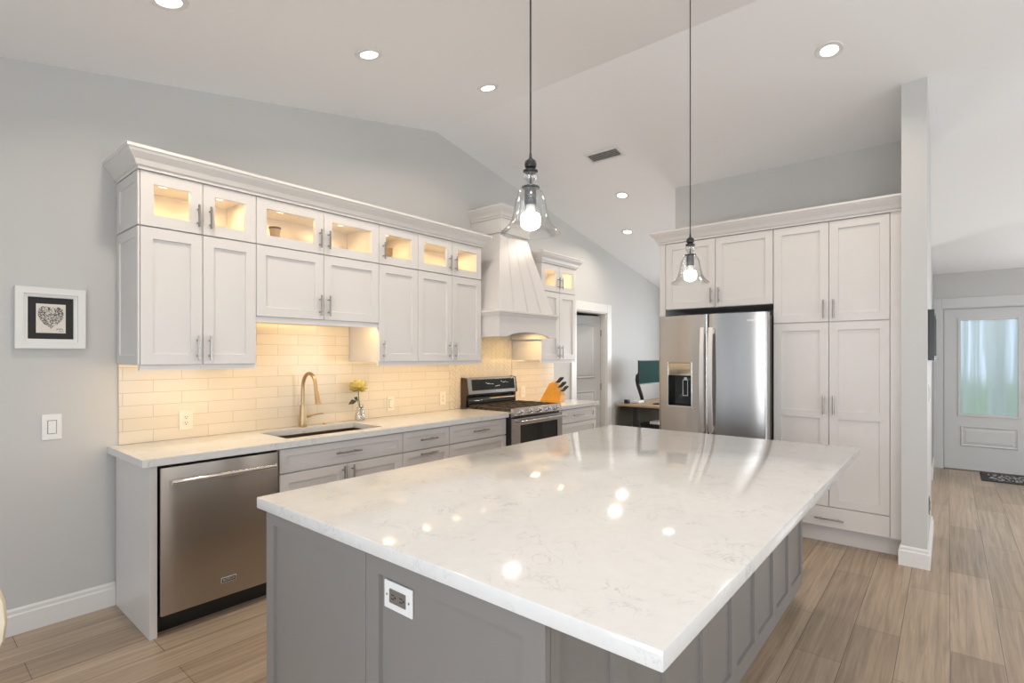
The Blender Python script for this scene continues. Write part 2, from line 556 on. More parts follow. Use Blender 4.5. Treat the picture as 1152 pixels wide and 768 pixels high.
# ---------------------------------------------------------------- the room
YB, YF, XR = -2.1, 8.65, 7.5
YRIDGE, ZRIDGE, S1, S2 = 3.307, 3.529, 0.1995, 0.197
def zc(y): return ZRIDGE - (S1 * (YRIDGE - y) if y < YRIDGE else S2 * (y - YRIDGE))
def gable(y0, y1, z0):
    p = [(y0, z0), (y1, z0), (y1, zc(y1))]
    if y0 < YRIDGE < y1: p.append((YRIDGE, ZRIDGE))
    p.append((y0, zc(y0)))
    return p
struct('floor', MB().box(-1.3, YB - 0.12, -0.1, XR + 0.12, YF + 0.12, 0.0), M_FLOOR)
struct('ceiling', MB().prism([(YB - .12, zc(YB - .12)), (YRIDGE, ZRIDGE), (YF + .12, zc(YF + .12)), (YF + .12, zc(YF + .12) + .1),
                              (YRIDGE, ZRIDGE + .1), (YB - .12, zc(YB - .12) + .1)], 'x', -0.12, XR + 0.12), M_CEIL)
DY0, DY1, DZ = 5.70, 6.49, 2.03
w = MB()
w.prism(gable(YB, DY0, 0), 'x', -0.12, 0)
w.prism(gable(DY0, DY1, DZ), 'x', -0.12, 0)
w.prism(gable(DY1, YF + .12, 0), 'x', -0.12, 0)
struct('wall_left', w, M_WALL)
def wall_with_holes(axis, t0, t1, a0, a1, z1f, holes):
    """holes: list of (a0, a1, z0, z1) sorted; wall runs along the other axis"""
    m = MB(); cur = a0
    def bx(p, q, z0, z1):
        if q - p < 1e-5 or z1 - z0 < 1e-5: return
        if axis == 'y': m.box(p, t0, z0, q, t1, z1)
        else: m.box(t0, p, z0, t1, q, z1)
    for h in holes:
        bx(cur, h[0], 0, z1f(cur, h[0])); bx(h[0], h[1], 0, h[2]); bx(h[0], h[1], h[3], z1f(h[0], h[1])); cur = h[1]
    bx(cur, a1, 0, z1f(cur, a1))
    return m
ZB = zc(YB); ZF = zc(YF)
struct('wall_back', wall_with_holes('y', YB - .12, YB, 0, XR, lambda a, b: ZB, [(0.2, 2.5, 0.12, 2.15), (2.75, 4.3, 0.12, 2.15), (4.6, 7.2, 0.12, 2.15)]), M_WALL)
struct('wall_front', wall_with_holes('y', YF, YF + .12, 0, XR, lambda a, b: ZF, [(0.95, 2.45, 0.85, 2.05), (3.62, 4.535, 0.0, 2.03), (5.0, 6.5, 0.6, 2.1)]), M_WALL)
w = MB()
for (p, q, z0, z1) in ((YB, 0.5, 0, None), (0.5, 3.9, 0, .4), (0.5, 3.9, 2.2, None), (3.9, 5.5, 0, None), (5.5, 7.3, 0, .5), (5.5, 7.3, 2.1, None), (7.3, YF, 0, None)):
    if z1 is None: w.prism(gable(p, q, z0), 'x', XR, XR + .12)
    else: w.box(XR, p, z0, XR + .12, q, z1)
struct('wall_right', w, M_WALL)
struct('wall_pantry', MB().prism(gable(5.215, 5.335, 0), 'x', 1.53, 3.44), M_WALL)
struct('wall_hall', MB().prism(gable(4.475, 5.45, 0), 'x', 3.44, 3.58), M_WALL)
struct('wall_foyer', MB().prism(gable(7.75, YF, 0), 'x', 3.41, 3.535), M_WALL)
# room behind the white-cased doorway
w = MB()
w.box(-1.3, 5.3, 0, -1.2, 6.9, 2.5); w.box(-1.2, 5.2, 0, -.12, 5.3, 2.5); w.box(-1.2, 6.9, 0, -.12, 7.0, 2.5)
w.box(-1.3, 5.2, 2.5, -.12, 7.0, 2.55)
struct('wall_closet', w, M_WALL)
def window(n, axis, t, a0, a1, z0, z1, mull):
    f = MB(); g = MB(); d = 0.05; wd = 0.06
    def bx(m, p, q, u0, u1, th=d):
        if axis == 'y': m.box(p, t - th / 2, u0, q, t + th / 2, u1)
        else: m.box(t - th / 2, p, u0, t + th / 2, q, u1)
    bx(f, a0, a0 + wd, z0, z1); bx(f, a1 - wd, a1, z0, z1); bx(f, a0 + wd, a1 - wd, z0, z0 + wd); bx(f, a0 + wd, a1 - wd, z1 - wd, z1)
    for k in range(1, mull):
        c = a0 + (a1 - a0) * k / mull
        bx(f, c - wd / 2, c + wd / 2, z0 + wd, z1 - wd)
    o = struct('window_%d' % n, f, M_TRIM)
    bx(g, a0 + wd, a1 - wd, z0 + wd, z1 - wd, 0.006)
    g.build('pane', M_PANE, o)
window(1, 'y', YB - .06, 0.2, 2.5, 0.12, 2.15, 2)
window(6, 'y', YB - .06, 2.75, 4.3, 0.12, 2.15, 2)
window(2, 'y', YB - .06, 4.6, 7.2, 0.12, 2.15, 2)
window(3, 'x', XR + .06, 0.5, 3.9, .4, 2.2, 3)
window(4, 'x', XR + .06, 5.5, 7.3, .5, 2.1, 2)
window(7, 'y', YF + .06, 5.0, 6.5, .6, 2.1, 2)  # unseen window added to let extra light into the hall
window(5, 'y', YF + .06, 0.95, 2.45, .85, 2.05, 2)
g = MB().box(-30, -30, -0.25, 40, 5, -0.13).build('added_pale_ground', plain('pale_ground', (.55, .54, .52), .8, bscale=3, var=.08)); g['kind'] = 'structure'  # unseen pale ground added to lighten the refrigerator's reflection
g = MB().box(-30, 5, -0.25, 40, 45, -0.15).build('ground_outside', M_GRASS); g['kind'] = 'structure'
BASE = [(0, 0.0), (0.016, 0.0), (0.016, 0.098), (0.011, 0.106), (0.011, 0.122), (0.006, 0.132), (0, 0.132)]
struct('baseboard_left', MB().sweep(BASE, [(0, YB), (0, 0.852)], 1), M_TRIM)
struct('baseboard_desk', MB().sweep(BASE, [(0, 6.60), (0, YF)], 1), M_TRIM)
struct('baseboard_hall', MB().sweep(BASE, [(3.44, 4.56), (3.44, 4.475), (3.58, 4.475), (3.58, 5.45)], 1), M_TRIM)
struct('baseboard_foyer', MB().sweep(BASE, [(3.41, 8.3), (3.41, 7.75), (3.535, 7.75), (3.535, YF)], 1), M_TRIM)
# white casing round the doorway in the left wall
c = MB(); cw = 0.115
c.box(0, DY0 - cw, 0, .02, DY0, DZ + cw, .004); c.box(0, DY1, 0, .02, DY1 + cw, DZ + cw, .004); c.box(0, DY0, DZ, .02, DY1, DZ + cw, .004)
c.box(-.12, DY0, 0, 0, DY0 + .016, DZ); c.box(-.12, DY1 - .016, 0, 0, DY1, DZ); c.box(-.12, DY0 + .016, DZ - .016, 0, DY1 - .016, DZ)
struct('trim_1', c, M_TRIM)
# panelled grey door standing ajar in it, hinged on its far side
def panel_door(name, wd, ht, panels, mat, th=0.04):
    """slab face at y=0 looking towards -y, x 0..wd, with sunk raised panels"""
    m = MB(); m.box(0, 0, 0.008, wd, th, ht)
    for (x0, x1, z0, z1) in panels:
        def ring(d, y): return [(x0 + d, y, z0 + d), (x1 - d, y, z0 + d), (x1 - d, y, z1 - d), (x0 + d, y, z1 - d)]
        rs = [ring(0, -.0005), ring(.012, -.012), ring(.03, -.004), ring(.055, -.009)]
        v = [p for r_ in rs for p in r_]; f = []
        for i in range(3):
            for k in range(4): f.append((i * 4 + k, i * 4 + (k + 1) % 4, (i + 1) * 4 + (k + 1) % 4, (i + 1) * 4 + k))
        f.append((12, 13, 14, 15)); m._add(v, f)
    return m
d2 = struct('door_2', panel_door('door_2', 0.74, 1.985, [(.11, .63, 1.12, 1.87), (.11, .63, .2, .95)], M_DOORG), M_DOORG)
AJ = R(14)
d2.location = (-.075 - .74 * math.sin(AJ), DY1 - .035 - .74 * math.cos(AJ), 0); d2.rotation_euler = (0, 0, R(90) - AJ)
MB().box(.055, -.03, .95, .065, 0, .96).lathe([(.001, 0), (.02, .0), (.026, .02), (.02, .045), (.001, .05)], (.06, -.07, .955), 16, 'y').build('door_handle', M_NICKEL, d2, True)
hg = MB()
for z in (.25, 1.0, 1.75): hg.tube([(.748, -.004, z - .045), (.748, -.004, z + .045)], .008)
hg.build('hinge', M_NICKEL, d2, True)
# front door with fluted glass
FX0, FX1 = 3.645, 4.51
fd = MB()
GX0, GX1, GZ0, GZ1 = 3.80, 4.335, .70, 1.88
fd.box(FX0, 8.665, .01, GX0, 8.71, 2.02); fd.box(GX1, 8.665, .01, FX1, 8.71, 2.02)
fd.box(GX0, 8.665, .01, GX1, 8.71, GZ0); fd.box(GX0, 8.665, GZ1, GX1, 8.71, 2.02)
for (x0, x1, z0, z1) in ((3.80, 4.335, .30, .56),):
    def ring(d, y): return [(x0 + d, y, z0 + d), (x1 - d, y, z0 + d), (x1 - d, y, z1 - d), (x0 + d, y, z1 - d)]
    rs = [ring(0, 8.6645), ring(.012, 8.652), ring(.032, 8.660), ring(.06, 8.655)]
    v = [p for r_ in rs for p in r_]; f = [(i * 4 + k, i * 4 + (k + 1) % 4, (i + 1) * 4 + (k + 1) % 4, (i + 1) * 4 + k) for i in range(3) for k in range(4)]
    f.append((12, 13, 14, 15)); fd._add(v, f)
M_FDOOR = plain('shaded_front_door_paint', (0.60, 0.605, 0.60), 0.35, var=0.008)  # grey of the shadow side put into the front door and casing colour
d1 = struct('door_1', fd, M_FDOOR)
gf = MB(); q = .022
gf.box(GX0 - q, 8.652, GZ0 - q, GX0 + .008, 8.668, GZ1 + q, .003); gf.box(GX1 - .008, 8.652, GZ0 - q, GX1 + q, 8.668, GZ1 + q, .003)
gf.box(GX0 + .008, 8.652, GZ0 - q, GX1 - .008, 8.668, GZ0 + .008, .003); gf.box(GX0 + .008, 8.652, GZ1 - .008, GX1 - .008, 8.668, GZ1 + q, .003)
gf.build('glass_frame', M_FDOOR, d1)
MB().box(GX0, 8.685, GZ0, GX1, 8.691, GZ1).build('glass', M_RAIN, d1)
kn = MB().lathe([(.001, 0), (.03, 0), (.03, .008), (.012, .012), (.012, .035), (.028, .05), (.024, .07), (.001, .075)], (4.44, 8.59, .95), 18, 'y')
kn.lathe([(.001, 0), (.026, 0), (.026, .02), (.001, .022)], (4.44, 8.643, 1.10), 18, 'y')
kn.build('door_handle', M_BLACK, d1, True)
c = MB()
c.box(3.537, 8.628, 0, 3.62, 8.65, 2.16, .003); c.box(4.535, 8.628, 0, 4.635, 8.65, 2.16, .003); c.box(3.62, 8.628, 2.03, 4.535, 8.65, 2.16, .003)
c.box(3.62, 8.65, 0, 3.64, 8.77, 2.03); c.box(4.515, 8.65, 0, 4.535, 8.77, 2.03); c.box(3.64, 8.712, 0, 3.66, 8.77, 2.022); c.box(4.495, 8.712, 0, 4.515, 8.77, 2.022); c.box(3.66, 8.712, 2.0, 4.495, 8.77, 2.022); c.box(3.66, 8.712, 0, 4.495, 8.77, .02); c.box(3.64, 8.65, 2.022, 4.515, 8.77, 2.03)
struct('trim_2', c, M_FDOOR)
# unseen posts and beam added to streak the light through the fluted glass
p_ = MB()
for x in (3.3, 4.2, 5.1): p_.box(x, 10.6, -.15, x + .16, 10.76, 2.7)
p_.box(2.5, 10.5, 2.7, 5.8, 10.8, 2.9)
struct('streak_posts_outside', p_, M_TRIM)

# ---------------------------------------------------------------- cabinet parts (local frame: back on y=0, front towards -y)
def pull(parent, x, z, yf, L=0.14, vert=True, mat=None, name='handle'):
    m = MB(); r = 0.0062; off = 0.030
    if vert:
        m.tube([(x, yf - off, z - L / 2), (x, yf - off, z + L / 2)], r, 10)
        for s in (-1, 1): m.tube([(x, yf, z + s * L * .31), (x, yf - off, z + s * L * .31)], .0045, 8)
    else:
        m.tube([(x - L / 2, yf - off, z), (x + L / 2, yf - off, z)], r, 10)
        for s in (-1, 1): m.tube([(x + s * L * .31, yf, z), (x + s * L * .31, yf - off, z)], .0045, 8)
    return m.build(name, mat or M_NICKEL, parent, True)
G = 0.002
def door(parent, x0, x1, z0, z1, yf, hx=None, hz=None, L=0.14, vert=True, name='door', fr=0.058, mat=None, mid=None, glass=False):
    m = MB()
    if mid:
        m.shaker(x0 + G, x1 - G, z0 + G, z1 - G, yf, fr, hole=True)
        m.box(x0 + fr, yf - .0195, mid - .03, x1 - fr, yf, mid + .03)
        m.box(x0 + fr - .002, yf - .009, z0 + fr, x1 - fr + .002, yf - .001, z1 - fr)
    else:
        m.shaker(x0 + G, x1 - G, z0 + G, z1 - G, yf, fr, hole=glass)
    d = m.build(name, mat or M_CAB, parent)
    if glass:
        MB().box(x0 + fr + .002, yf - .010, z0 + fr + .002, x1 - fr - .002, yf - .006, z1 - fr - .002).build('glass_pane', M_CABPANE, d)
    if hx is not None: pull(d, hx, hz, yf - .02, L, vert)
    return d
WXR = R(90)   # left-wall units: local x runs along world y, front towards +x
UD = 0.38     # depth of the wall cabinets

def wall_cabinet(y0, y1, z0, z1, cuts, label, handles, rail, zfront):
    W = y1 - y0
    t = thing('wall_cabinet', label, 'cabinet', (0.001, y0, 0), WXR, 'white wall cabinets of the sink wall')
    MB().box(G / 2, -UD, z0, W - G / 2, 0, z1).build('carcass', M_CAB, t)
    xs = [c_ - y0 for c_ in cuts]
    for i in range(len(xs) - 1):
        door(t, xs[i], xs[i + 1], z0, z1, -UD, handles[i] - y0, zfront, .14)
    r = MB().box(0, -UD - .012, z0 - rail, W, -UD + .008, z0)
    r.build('light_rail', M_CAB, t)
    return t
ZS = 2.122
def glass_cabinet(y0, y1, z0, z1, cuts, label, handles):
    W = y1 - y0; th = .018
    t = thing('display_cabinet', label, 'cabinet', (0.001, y0, 0), WXR, 'lit glass-front display cabinets')
    b = MB()
    b.box(G / 2, -UD, z0, th, 0, z1); b.box(W - th, -UD, z0, W - G / 2, 0, z1)
    b.box(th, -UD, z0, W - th, 0, z0 + .068); b.box(th, -UD, z1 - th, W - th, 0, z1); b.box(th, -.01, z0 + .068, W - th, 0, z1 - th)
    b.build('carcass', M_CAB, t)
    xs = [c_ - y0 for c_ in cuts]
    for i in range(len(xs) - 1):
        door(t, xs[i], xs[i + 1], z0, z1, -UD, handles[i] - y0, z0 + .10, .125, glass=True, fr=.062)
        xc = (xs[i] + xs[i + 1]) / 2
        MB().lathe([(.034, 0), (.034, .008), (.03, .010)], (xc, -.27, z1 - th - .011), 20).build('puck_light', M_PUCK, t, True)
        area_light('puck_lamp', (xc, -.2, z1 - th - .014), (0, 0, 0), .07, .07, P_PUCK * 3, WARM, t, 175, 'DISK')
    return t
HTOP = 2.42
wall_cabinet(.867, 1.474, 1.38, ZS, (.867, 1.172, 1.474), 'white wall cabinet with two tall doors, leftmost of the lower row', (1.142, 1.205), .027, 1.475)
wall_cabinet(1.474, 2.382, 1.676, ZS, (1.474, 1.93, 2.382), 'short wide white wall cabinet mounted high above the sink', (1.898, 1.962), .036, 1.772)
wall_cabinet(2.382, 2.76, 1.385, ZS, (2.382, 2.76), 'narrow single-door white wall cabinet right of the one above the sink', (2.420,), .03, 1.475)
wall_cabinet(2.76, 3.505, 1.385, ZS, (2.76, 3.139, 3.505), 'white two-door wall cabinet directly left of the range hood', (3.105, 3.172), .03, 1.475)
wall_cabinet(4.43, 5.085, 1.385, ZS, (4.43, 4.757, 5.085), 'white two-door wall cabinet right of the range hood beside the doorway', (4.728, 4.788), .03, 1.475)
glass_cabinet(.867, 1.474, ZS + .003, HTOP, (.867, 1.172, 1.474), 'empty lit glass-door cabinet at the left end of the top row', (1.144, 1.207))
glass_cabinet(1.474, 2.382, ZS + .003, HTOP, (1.474, 1.93, 2.382), 'wide lit glass-door cabinet above the sink holding a dark-rimmed pot', (1.898, 1.962))
glass_cabinet(2.382, 2.76, ZS + .003, HTOP, (2.382, 2.76), 'single-door lit glass cabinet holding a tan cup', (2.418,))
glass_cabinet(2.76, 3.505, ZS + .003, HTOP, (2.76, 3.139, 3.505), 'lit two-pane glass cabinet directly left of the hood top', (3.105, 3.172))
glass_cabinet(4.43, 5.085, ZS + .003, HTOP, (4.43, 4.757, 5.085), 'small lit two-pane glass cabinet right of the hood', (4.728, 4.788))
pt_ = thing('ceramic_pot', 'small tan pot with dark rim inside the lit glass cabinet above the sink', 'pot', (.29, 1.645, ZS + .0715))
MB().lathe([(.001, 0), (.024, 0), (.030, .02), (.034, .07), (.036, .078), (.032, .078), (.029, .06), (.022, .01), (.001, .008)], (0, 0, 0), 24).build('body', M_POT, pt_, True)
MB().lathe([(.0345, .068), (.0375, .070), (.0375, .080), (.034, .081), (.0315, .078)], (0, 0, 0), 24, cap=False).build('rim', M_POTRIM, pt_, True)
ct_ = thing('tan_cup', 'tan flared cup inside the single-door lit glass cabinet', 'cup', (.29, 2.55, ZS + .0715))
MB().lathe([(.001, 0), (.026, 0), (.030, .03), (.034, .075), (.037, .085), (.034, .085), (.030, .07), (.026, .02), (.001, .008)], (0, 0, 0), 24).build('body', M_POT, ct_, True)
hp_ = MB().tube([(.031, 0, .065), (.046, 0, .062), (.052, 0, .045), (.046, 0, .026), (.029, 0, .022)], .004, 8)
hp_.build('handle', M_POT, ct_, True)
# recessed side panels of the first unit's end face
def end_panel_face(y, z0, z1, parent):
    m = MB().shaker(.012, UD - .004, z0 + .004, z1 - .004, 0, .05, .008, .006)
    o = m.build('side_panel', M_CAB, None)
    return o
for nm, z0, z1 in (('wall_cabinet', 1.38, ZS), ('display_cabinet', ZS + .003, HTOP)):
    t = bpy.data.objects[nm]
    # local frame: x=0 face looks towards -x; turn the framed panel onto it
    m = MB().shaker(.012, UD + .016, z0 + .004, z1 - .004, 0, .05, .010, .007)
    m.xform(Matrix.Rotation(R(-90), 4, 'Z'))
    m.build('side_panel', M_CAB, t)
CROWN = [(-.02, 0), (.012, 0), (.012, .014), (.022, .02), (.034, .045), (.060, .076), (.066, .088), (.072, .092), (.072, .108), (-.02, .108)]
def crown(name, path, z, label):
    m = MB().sweep([(o_, z + h_) for o_, h_ in CROWN], path, 1)
    tag(m.build(name, M_CAB), label, 'crown moulding')
UX = UD + .021
crown('crown_moulding', [(.001, .866), (UX, .866), (UX, 3.506), (.001, 3.506)][::1], HTOP + .0005, 'long white crown moulding along the top of the sink wall cabinets')
crown('crown_moulding', [(.30, 4.43), (UX, 4.43), (UX, 5.086), (.001, 5.086)], HTOP + .0005, 'short white crown moulding on the small cabinet right of the hood')
# under-cabinet lamps
for (y0, y1, z, pw) in ((.90, 1.45, 1.376, 1.0), (1.51, 2.35, 1.672, 1.7), (2.41, 3.48, 1.381, 1.6), (4.46, 5.05, 1.381, 1.0)):
    t = thing('light_bar', 'slim warm light bar under %s' % {.90: 'the leftmost wall cabinet', 1.51: 'the short cabinet above the sink', 2.41: 'the wall cabinets left of the hood', 4.46: 'the wall cabinet right of the hood'}[y0],
              'light', (.355, (y0 + y1) / 2, z), 0, 'under-cabinet light bars')
    MB().box(-.02, -(y1 - y0) / 2, -.004, .02, (y1 - y0) / 2, .003).build('housing', M_PLATE, t)
    area_light('bar_lamp', (0, 0, -.006), (0, R(-18), R(180)), .03, y1 - y0, P_STRIP * pw, WARM, t)

# ---------------------------------------------------------------- backsplash
bs = MB()
T0, T1 = .0005, .010
bs.box(T0, .867, .915, T1, 1.476, 1.379); bs.box(T0, 1.476, .915, T1, 2.380, 1.674); bs.box(T0, 2.380, .915, T1, 3.475, 1.384); bs.box(T0, 4.445, .915, T1, 5.20, 1.384)
tag(bs.build('tile_backsplash', M_TILE), 'ivory subway tile backsplash behind the sink and beside the range', 'backsplash')
hb = thing('herringbone_backsplash', 'ivory herringbone tile panel on the wall behind the range', 'backsplash', (0, 0, 0))
MB().box(.0008, 3.51, .915, .006, 4.41, 1.75).build('grout', M_GROUT, hb)
hm = MB()
a, bb = .093, .031
c45 = math.cos(R(45))
n = 26
for i in range(-n, n):
    for j in range(-n, n):
        for k in range(2):
            # herringbone lattice: horizontal and vertical tiles, 3:1, stepped by one short side
            u0 = i * bb + j * (a) ; v0 = -i * bb * 1 + j * (a) * 0 + i * 2 * bb
            u0 = i * bb + j * 2 * a; v0 = i * bb
            if k == 0: ru = (u0, u0 + a); rv = (v0, v0 + bb)
            else: ru = (u0 + a, u0 + a + bb); rv = (v0 + bb - a, v0 + bb)
            g = .0017
            pts = [(ru[0] + g, rv[0] + g), (ru[1] - g, rv[0] + g), (ru[1] - g, rv[1] - g), (ru[0] + g, rv[1] - g)]
            w3 = []
            for (u, v) in pts:
                yy = 3.96 + (u - v) * c45; zz = 1.30 + (u + v) * c45
                w3.append((yy, zz))
            cy = sum(p[0] for p in w3) / 4; cz = sum(p[1] for p in w3) / 4
            if not (3.45 < cy < 4.47 and .86 < cz < 1.80): continue
            hm.prism(w3, 'x', .004, .0095)
def _rep(hm): pass
for co, no in (((0, 3.515, 0), (0, -1, 0)), ((0, 4.405, 0), (0, 1, 0)), ((0, 0, .916), (0, 0, -1)), ((0, 0, 1.75), (0, 0, 1))):
    bmesh.ops.bisect_plane(hm.bm, geom=hm.bm.verts[:] + hm.bm.edges[:] + hm.bm.faces[:], plane_co=co, plane_no=no, clear_outer=True)
hm.build('tile_field', M_HERR, hb)
for y in (3.493, 4.425): MB().box(.0008, y - .017, .915, .016, y + .017, 1.384, .004).build('pencil_trim', M_TILE, hb)
# ---------------------------------------------------------------- range hood
hd = thing('range_hood', 'tall white tapered wooden range hood with crown top above the stove', 'range hood', (0, 0, 0))
HY0, HY1, HX = 3.525, 4.412, .60
band = MB()
band.box(.018, HY0, 1.606, HX - .02, HY0 + .02, 1.80); band.box(.018, HY1 - .02, 1.606, HX - .02, HY1, 1.80)
pol = [(HY0, 1.80), (HY0, 1.606), (HY0 + .11, 1.606)]
for k in range(13):
    s = k / 12; pol.append((HY0 + .11 + s * (HY1 - HY0 - .22), 1.606 + .05 * math.sin(math.pi * s) ** .6))
pol += [(HY1 - .11, 1.606), (HY1, 1.606), (HY1, 1.80)]
pp = []
for p in pol:
    if not pp or (abs(p[0] - pp[-1][0]) + abs(p[1] - pp[-1][1])) > 1e-5: pp.append(p)
band.prism(pp, 'x', HX - .02, HX)
band.build('skirt', M_CAB, hd)
ld = MB().sweep([(-.3, 1.80), (.006, 1.80), (.010, 1.815), (.022, 1.825), (.024, 1.840), (.012, 1.848), (-.3, 1.848)], [(.0015, HY0), (HX, HY0), (HX, HY1), (.0015, HY1)], -1)
MB().sweep([(0, 1.795), (.006, 1.795), (.018, 1.822), (.024, 1.826), (.024, 1.842), (.012, 1.850), (0, 1.850)], [(.0015, HY0), (HX, HY0), (HX, HY1), (.0015, HY1)], 1).build('ledge_moulding', M_CAB, hd)
ld.bm.free()
MB().box(.0015, HY0, 1.80, HX, HY1, 1.846).build('shelf', M_CAB, hd)
tp = MB()
B0 = [(.0015, HY0 + .02, 1.846), (HX - .02, HY0 + .02, 1.846), (HX - .02, HY1 - .02, 1.846), (.0015, HY1 - .02, 1.846)]
B1 = [(.0015, 3.80, 2.62), (.37, 3.80, 2.62), (.37, 4.215, 2.62), (.0015, 4.215, 2.62)]
tp.hexa(B0, B1)
tp.build('tapered_chimney', M_CAB, hd)
bt_ = MB()
for s in (.0, .25, .5, .75, 1.0):
    y0 = B0[1][1] + (B0[2][1] - B0[1][1]) * s; y1 = 3.80 + .415 * s
    if s in (0.0, 1.0): continue
    for dx in (-1, 1):
        bt_.tube([(HX - .0195, y0 + dx * .006, 1.85), (.3705, y1 + dx * .006, 2.615)], .0022, 6)
bt_.build('board_bead', M_CAB, hd)
MB().box(.0015, 3.785, 2.62, .40, 4.23, 2.76).build('capital', M_CAB, hd)
MB().sweep([(o_, 2.76 + h_) for o_, h_ in CROWN], [(.0015, 3.785), (.40, 3.785), (.40, 4.23), (.0015, 4.23)], 1).build('cap_moulding', M_CAB, hd)
MB().box(.05, HY0 + .03, 1.70, HX - .03, HY1 - .03, 1.72).build('liner', M_STEEL, hd)
for y in (3.72, 4.22):
    MB().lathe([(.03, 0), (.03, .008), (.001, .009)], (.36, y, 1.69), 18).build('hood_bulb', M_PUCK, hd, True)
    area_light('hood_lamp', (.34, y, 1.685), (0, 0, 0), .1, .1, 3.2, WARM, hd, 170, 'DISK')

# ---------------------------------------------------------------- base cabinets and worktops on the left
BD = 0.588
BG = 'white base cabinets of the sink wall'
def base_unit(name, y0, y1, label):
    W = y1 - y0
    t = thing(name, label, 'cabinet', (0.001, y0, 0), WXR, BG)
    MB().box(0, -BD, .105, W, 0, .872).build('carcass', M_CAB, t)
    MB().box(0, -BD + .07, 0, W, -BD + .055, .105).build('toe_kick', M_CAB, t)
    return t, W
tag(MB().box(.018, .852, 0, .612, .886, .8745, .002).build('end_panel', M_CAB), 'white end panel left of the dishwasher reaching the floor', 'panel')
# sink base: open-topped carcass so the basin hangs inside
t = thing('sink_base_cabinet', 'wide white base cabinet under the sink with a wide top front and two doors', 'cabinet', (0.001, 1.512, 0), WXR, BG)
W = 2.443 - 1.512
b = MB(); b.box(0, -BD, .105, .018, 0, .872); b.box(W - .018, -BD, .105, W, 0, .872); b.box(.018, -BD, .105, W - .018, 0, .123)
b.box(.018, -BD, .123, W - .018, -BD + .018, .872); b.build('carcass', M_CAB, t)
MB().box(0, -BD + .07, 0, W, -BD + .055, .105).build('toe_kick', M_CAB, t)
door(t, .004, W - .002, .720, .868, -BD, W / 2, .796, .19, False, 'drawer', .045)
door(t, .004, .466, .11, .716, -BD, .466 - .035, .63, .15)
door(t, .466, W - .002, .11, .716, -BD, .466 + .035, .63, .15)
t, W = base_unit('drawer_cabinet', 2.443, 2.907, 'narrow white drawer cabinet right of the sink cabinet')
for z0, z1, hz in ((.720, .868, .796), (.42, .716, .688), (.11, .416, .385)): door(t, 0, W, z0, z1, -BD, W / 2, hz, .17, False, 'drawer', .045)
t, W = base_unit('drawer_cabinet', 2.907, 3.612, 'wide white drawer cabinet directly left of the range')
for z0, z1, hz in ((.720, .868, .796), (.42, .716, .60), (.11, .416, .30)): door(t, 0, W, z0, z1, -BD, W / 2, hz, .19, False, 'drawer', .045)
t, W = base_unit('drawer_cabinet', 4.388, 5.185, 'white drawer cabinet right of the range under the knife block')
for z0, z1, hz in ((.720, .868, .796), (.42, .716, .60), (.11, .416, .30)): door(t, 0, W, z0, z1, -BD, W / 2, hz, .19, False, 'drawer', .045)

SX0, SX1, SY0, SY1 = .135, .515, 1.61, 2.335
wt = MB(); Z0, Z1 = .8755, .914
wt.box(.001, .815, Z0, .636, SY0, Z1); wt.box(.001, SY1, Z0, .636, 3.6195, Z1); wt.box(.001, SY0, Z0, SX0, SY1, Z1); wt.box(SX1, SY0, Z0, .636, SY1, Z1)
tag(wt.build('worktop', M_QUARTZ), 'white quartz worktop with the sink cut into it, left of the range', 'countertop')
tag(MB().box(.001, 4.382, Z0, .636, 5.215, Z1, .002).build('worktop', M_QUARTZ), 'short white quartz worktop right of the range under the knife block', 'countertop')
sk = thing('kitchen_sink', 'rectangular undermounted kitchen sink below the bronze faucet', 'sink', (0, 0, 0))
s = MB(); e = .012
s.box(SX0 - e, SY0 - e, .66, SX1 + e, SY1 + e, .672)
s.box(SX0 - e, SY0 - e, .672, SX0 - .002, SY1 + e, .875); s.box(SX1 + .002, SY0 - e, .672, SX1 + e, SY1 + e, .875)
s.box(SX0 - .002, SY0 - e, .672, SX1 + .002, SY0 - .002, .875); s.box(SX0 - .002, SY1 + .002, .672, SX1 + .002, SY1 + e, .875)
s.build('basin', steel('dark_sink_steel', (0.33, 0.24, 0.17), .3, 'y'), sk)
MB().lathe([(.001, 0), (.045, 0), (.045, .004), (.03, .006), (.001, .004)], (.32, 1.97, .673), 20).build('drain', M_CHROME, sk, True)
gm = MB()
for k in range(12): gm.tube([(SX0 + .03, SY0 + .03 + k * .06, .69), (SX1 - .03, SY0 + .03 + k * .06, .69)], .003, 6)
gm.build('bottom_grid', M_CHROME, sk, True)
fc = thing('faucet', 'champagne bronze gooseneck faucet with pull-down spray head behind the sink', 'faucet', (.075, 1.955, .9142))
MB().lathe([(.026, 0), (.028, .004), (.0275, .02), (.024, .07), (.0225, .11), (.021, .15), (.0195, .16), (.001, .161)], (0, 0, 0), 24).build('body', M_BRONZE, fc, True)
path = [(0, 0, .155), (0, 0, .27)]
for k in range(1, 13):
    a_ = math.pi * k / 13; path.append((.088 - .088 * math.cos(a_), 0, .29 + .10 * math.sin(a_)))
path += [(.180, 0, .275), (.190, 0, .25)]
MB().tube(path, .0125, 14).build('spout', M_BRONZE, fc, True)
MB().tube([(.187, 0, .262), (.196, 0, .235), (.206, 0, .20), (.212, 0, .178)], [.015, .0175, .0195, .0205], 16).build('spray_head', M_BRONZE, fc, True)
MB().tube([(0, .02, .075), (.004, .055, .078)], .013, 12).tube([(.004, .05, .078), (.02, .11, .086), (.03, .145, .088)], [.007, .0055, .005], 10).build('lever', M_BRONZE, fc, True)
tag(MB().lathe([(.018, 0), (.018, .006), (.015, .012), (.001, .0125)], (.07, 2.135, .9142), 20).build('air_switch', M_BRONZE, None, True), 'small round bronze button on the worktop right of the faucet', 'button')
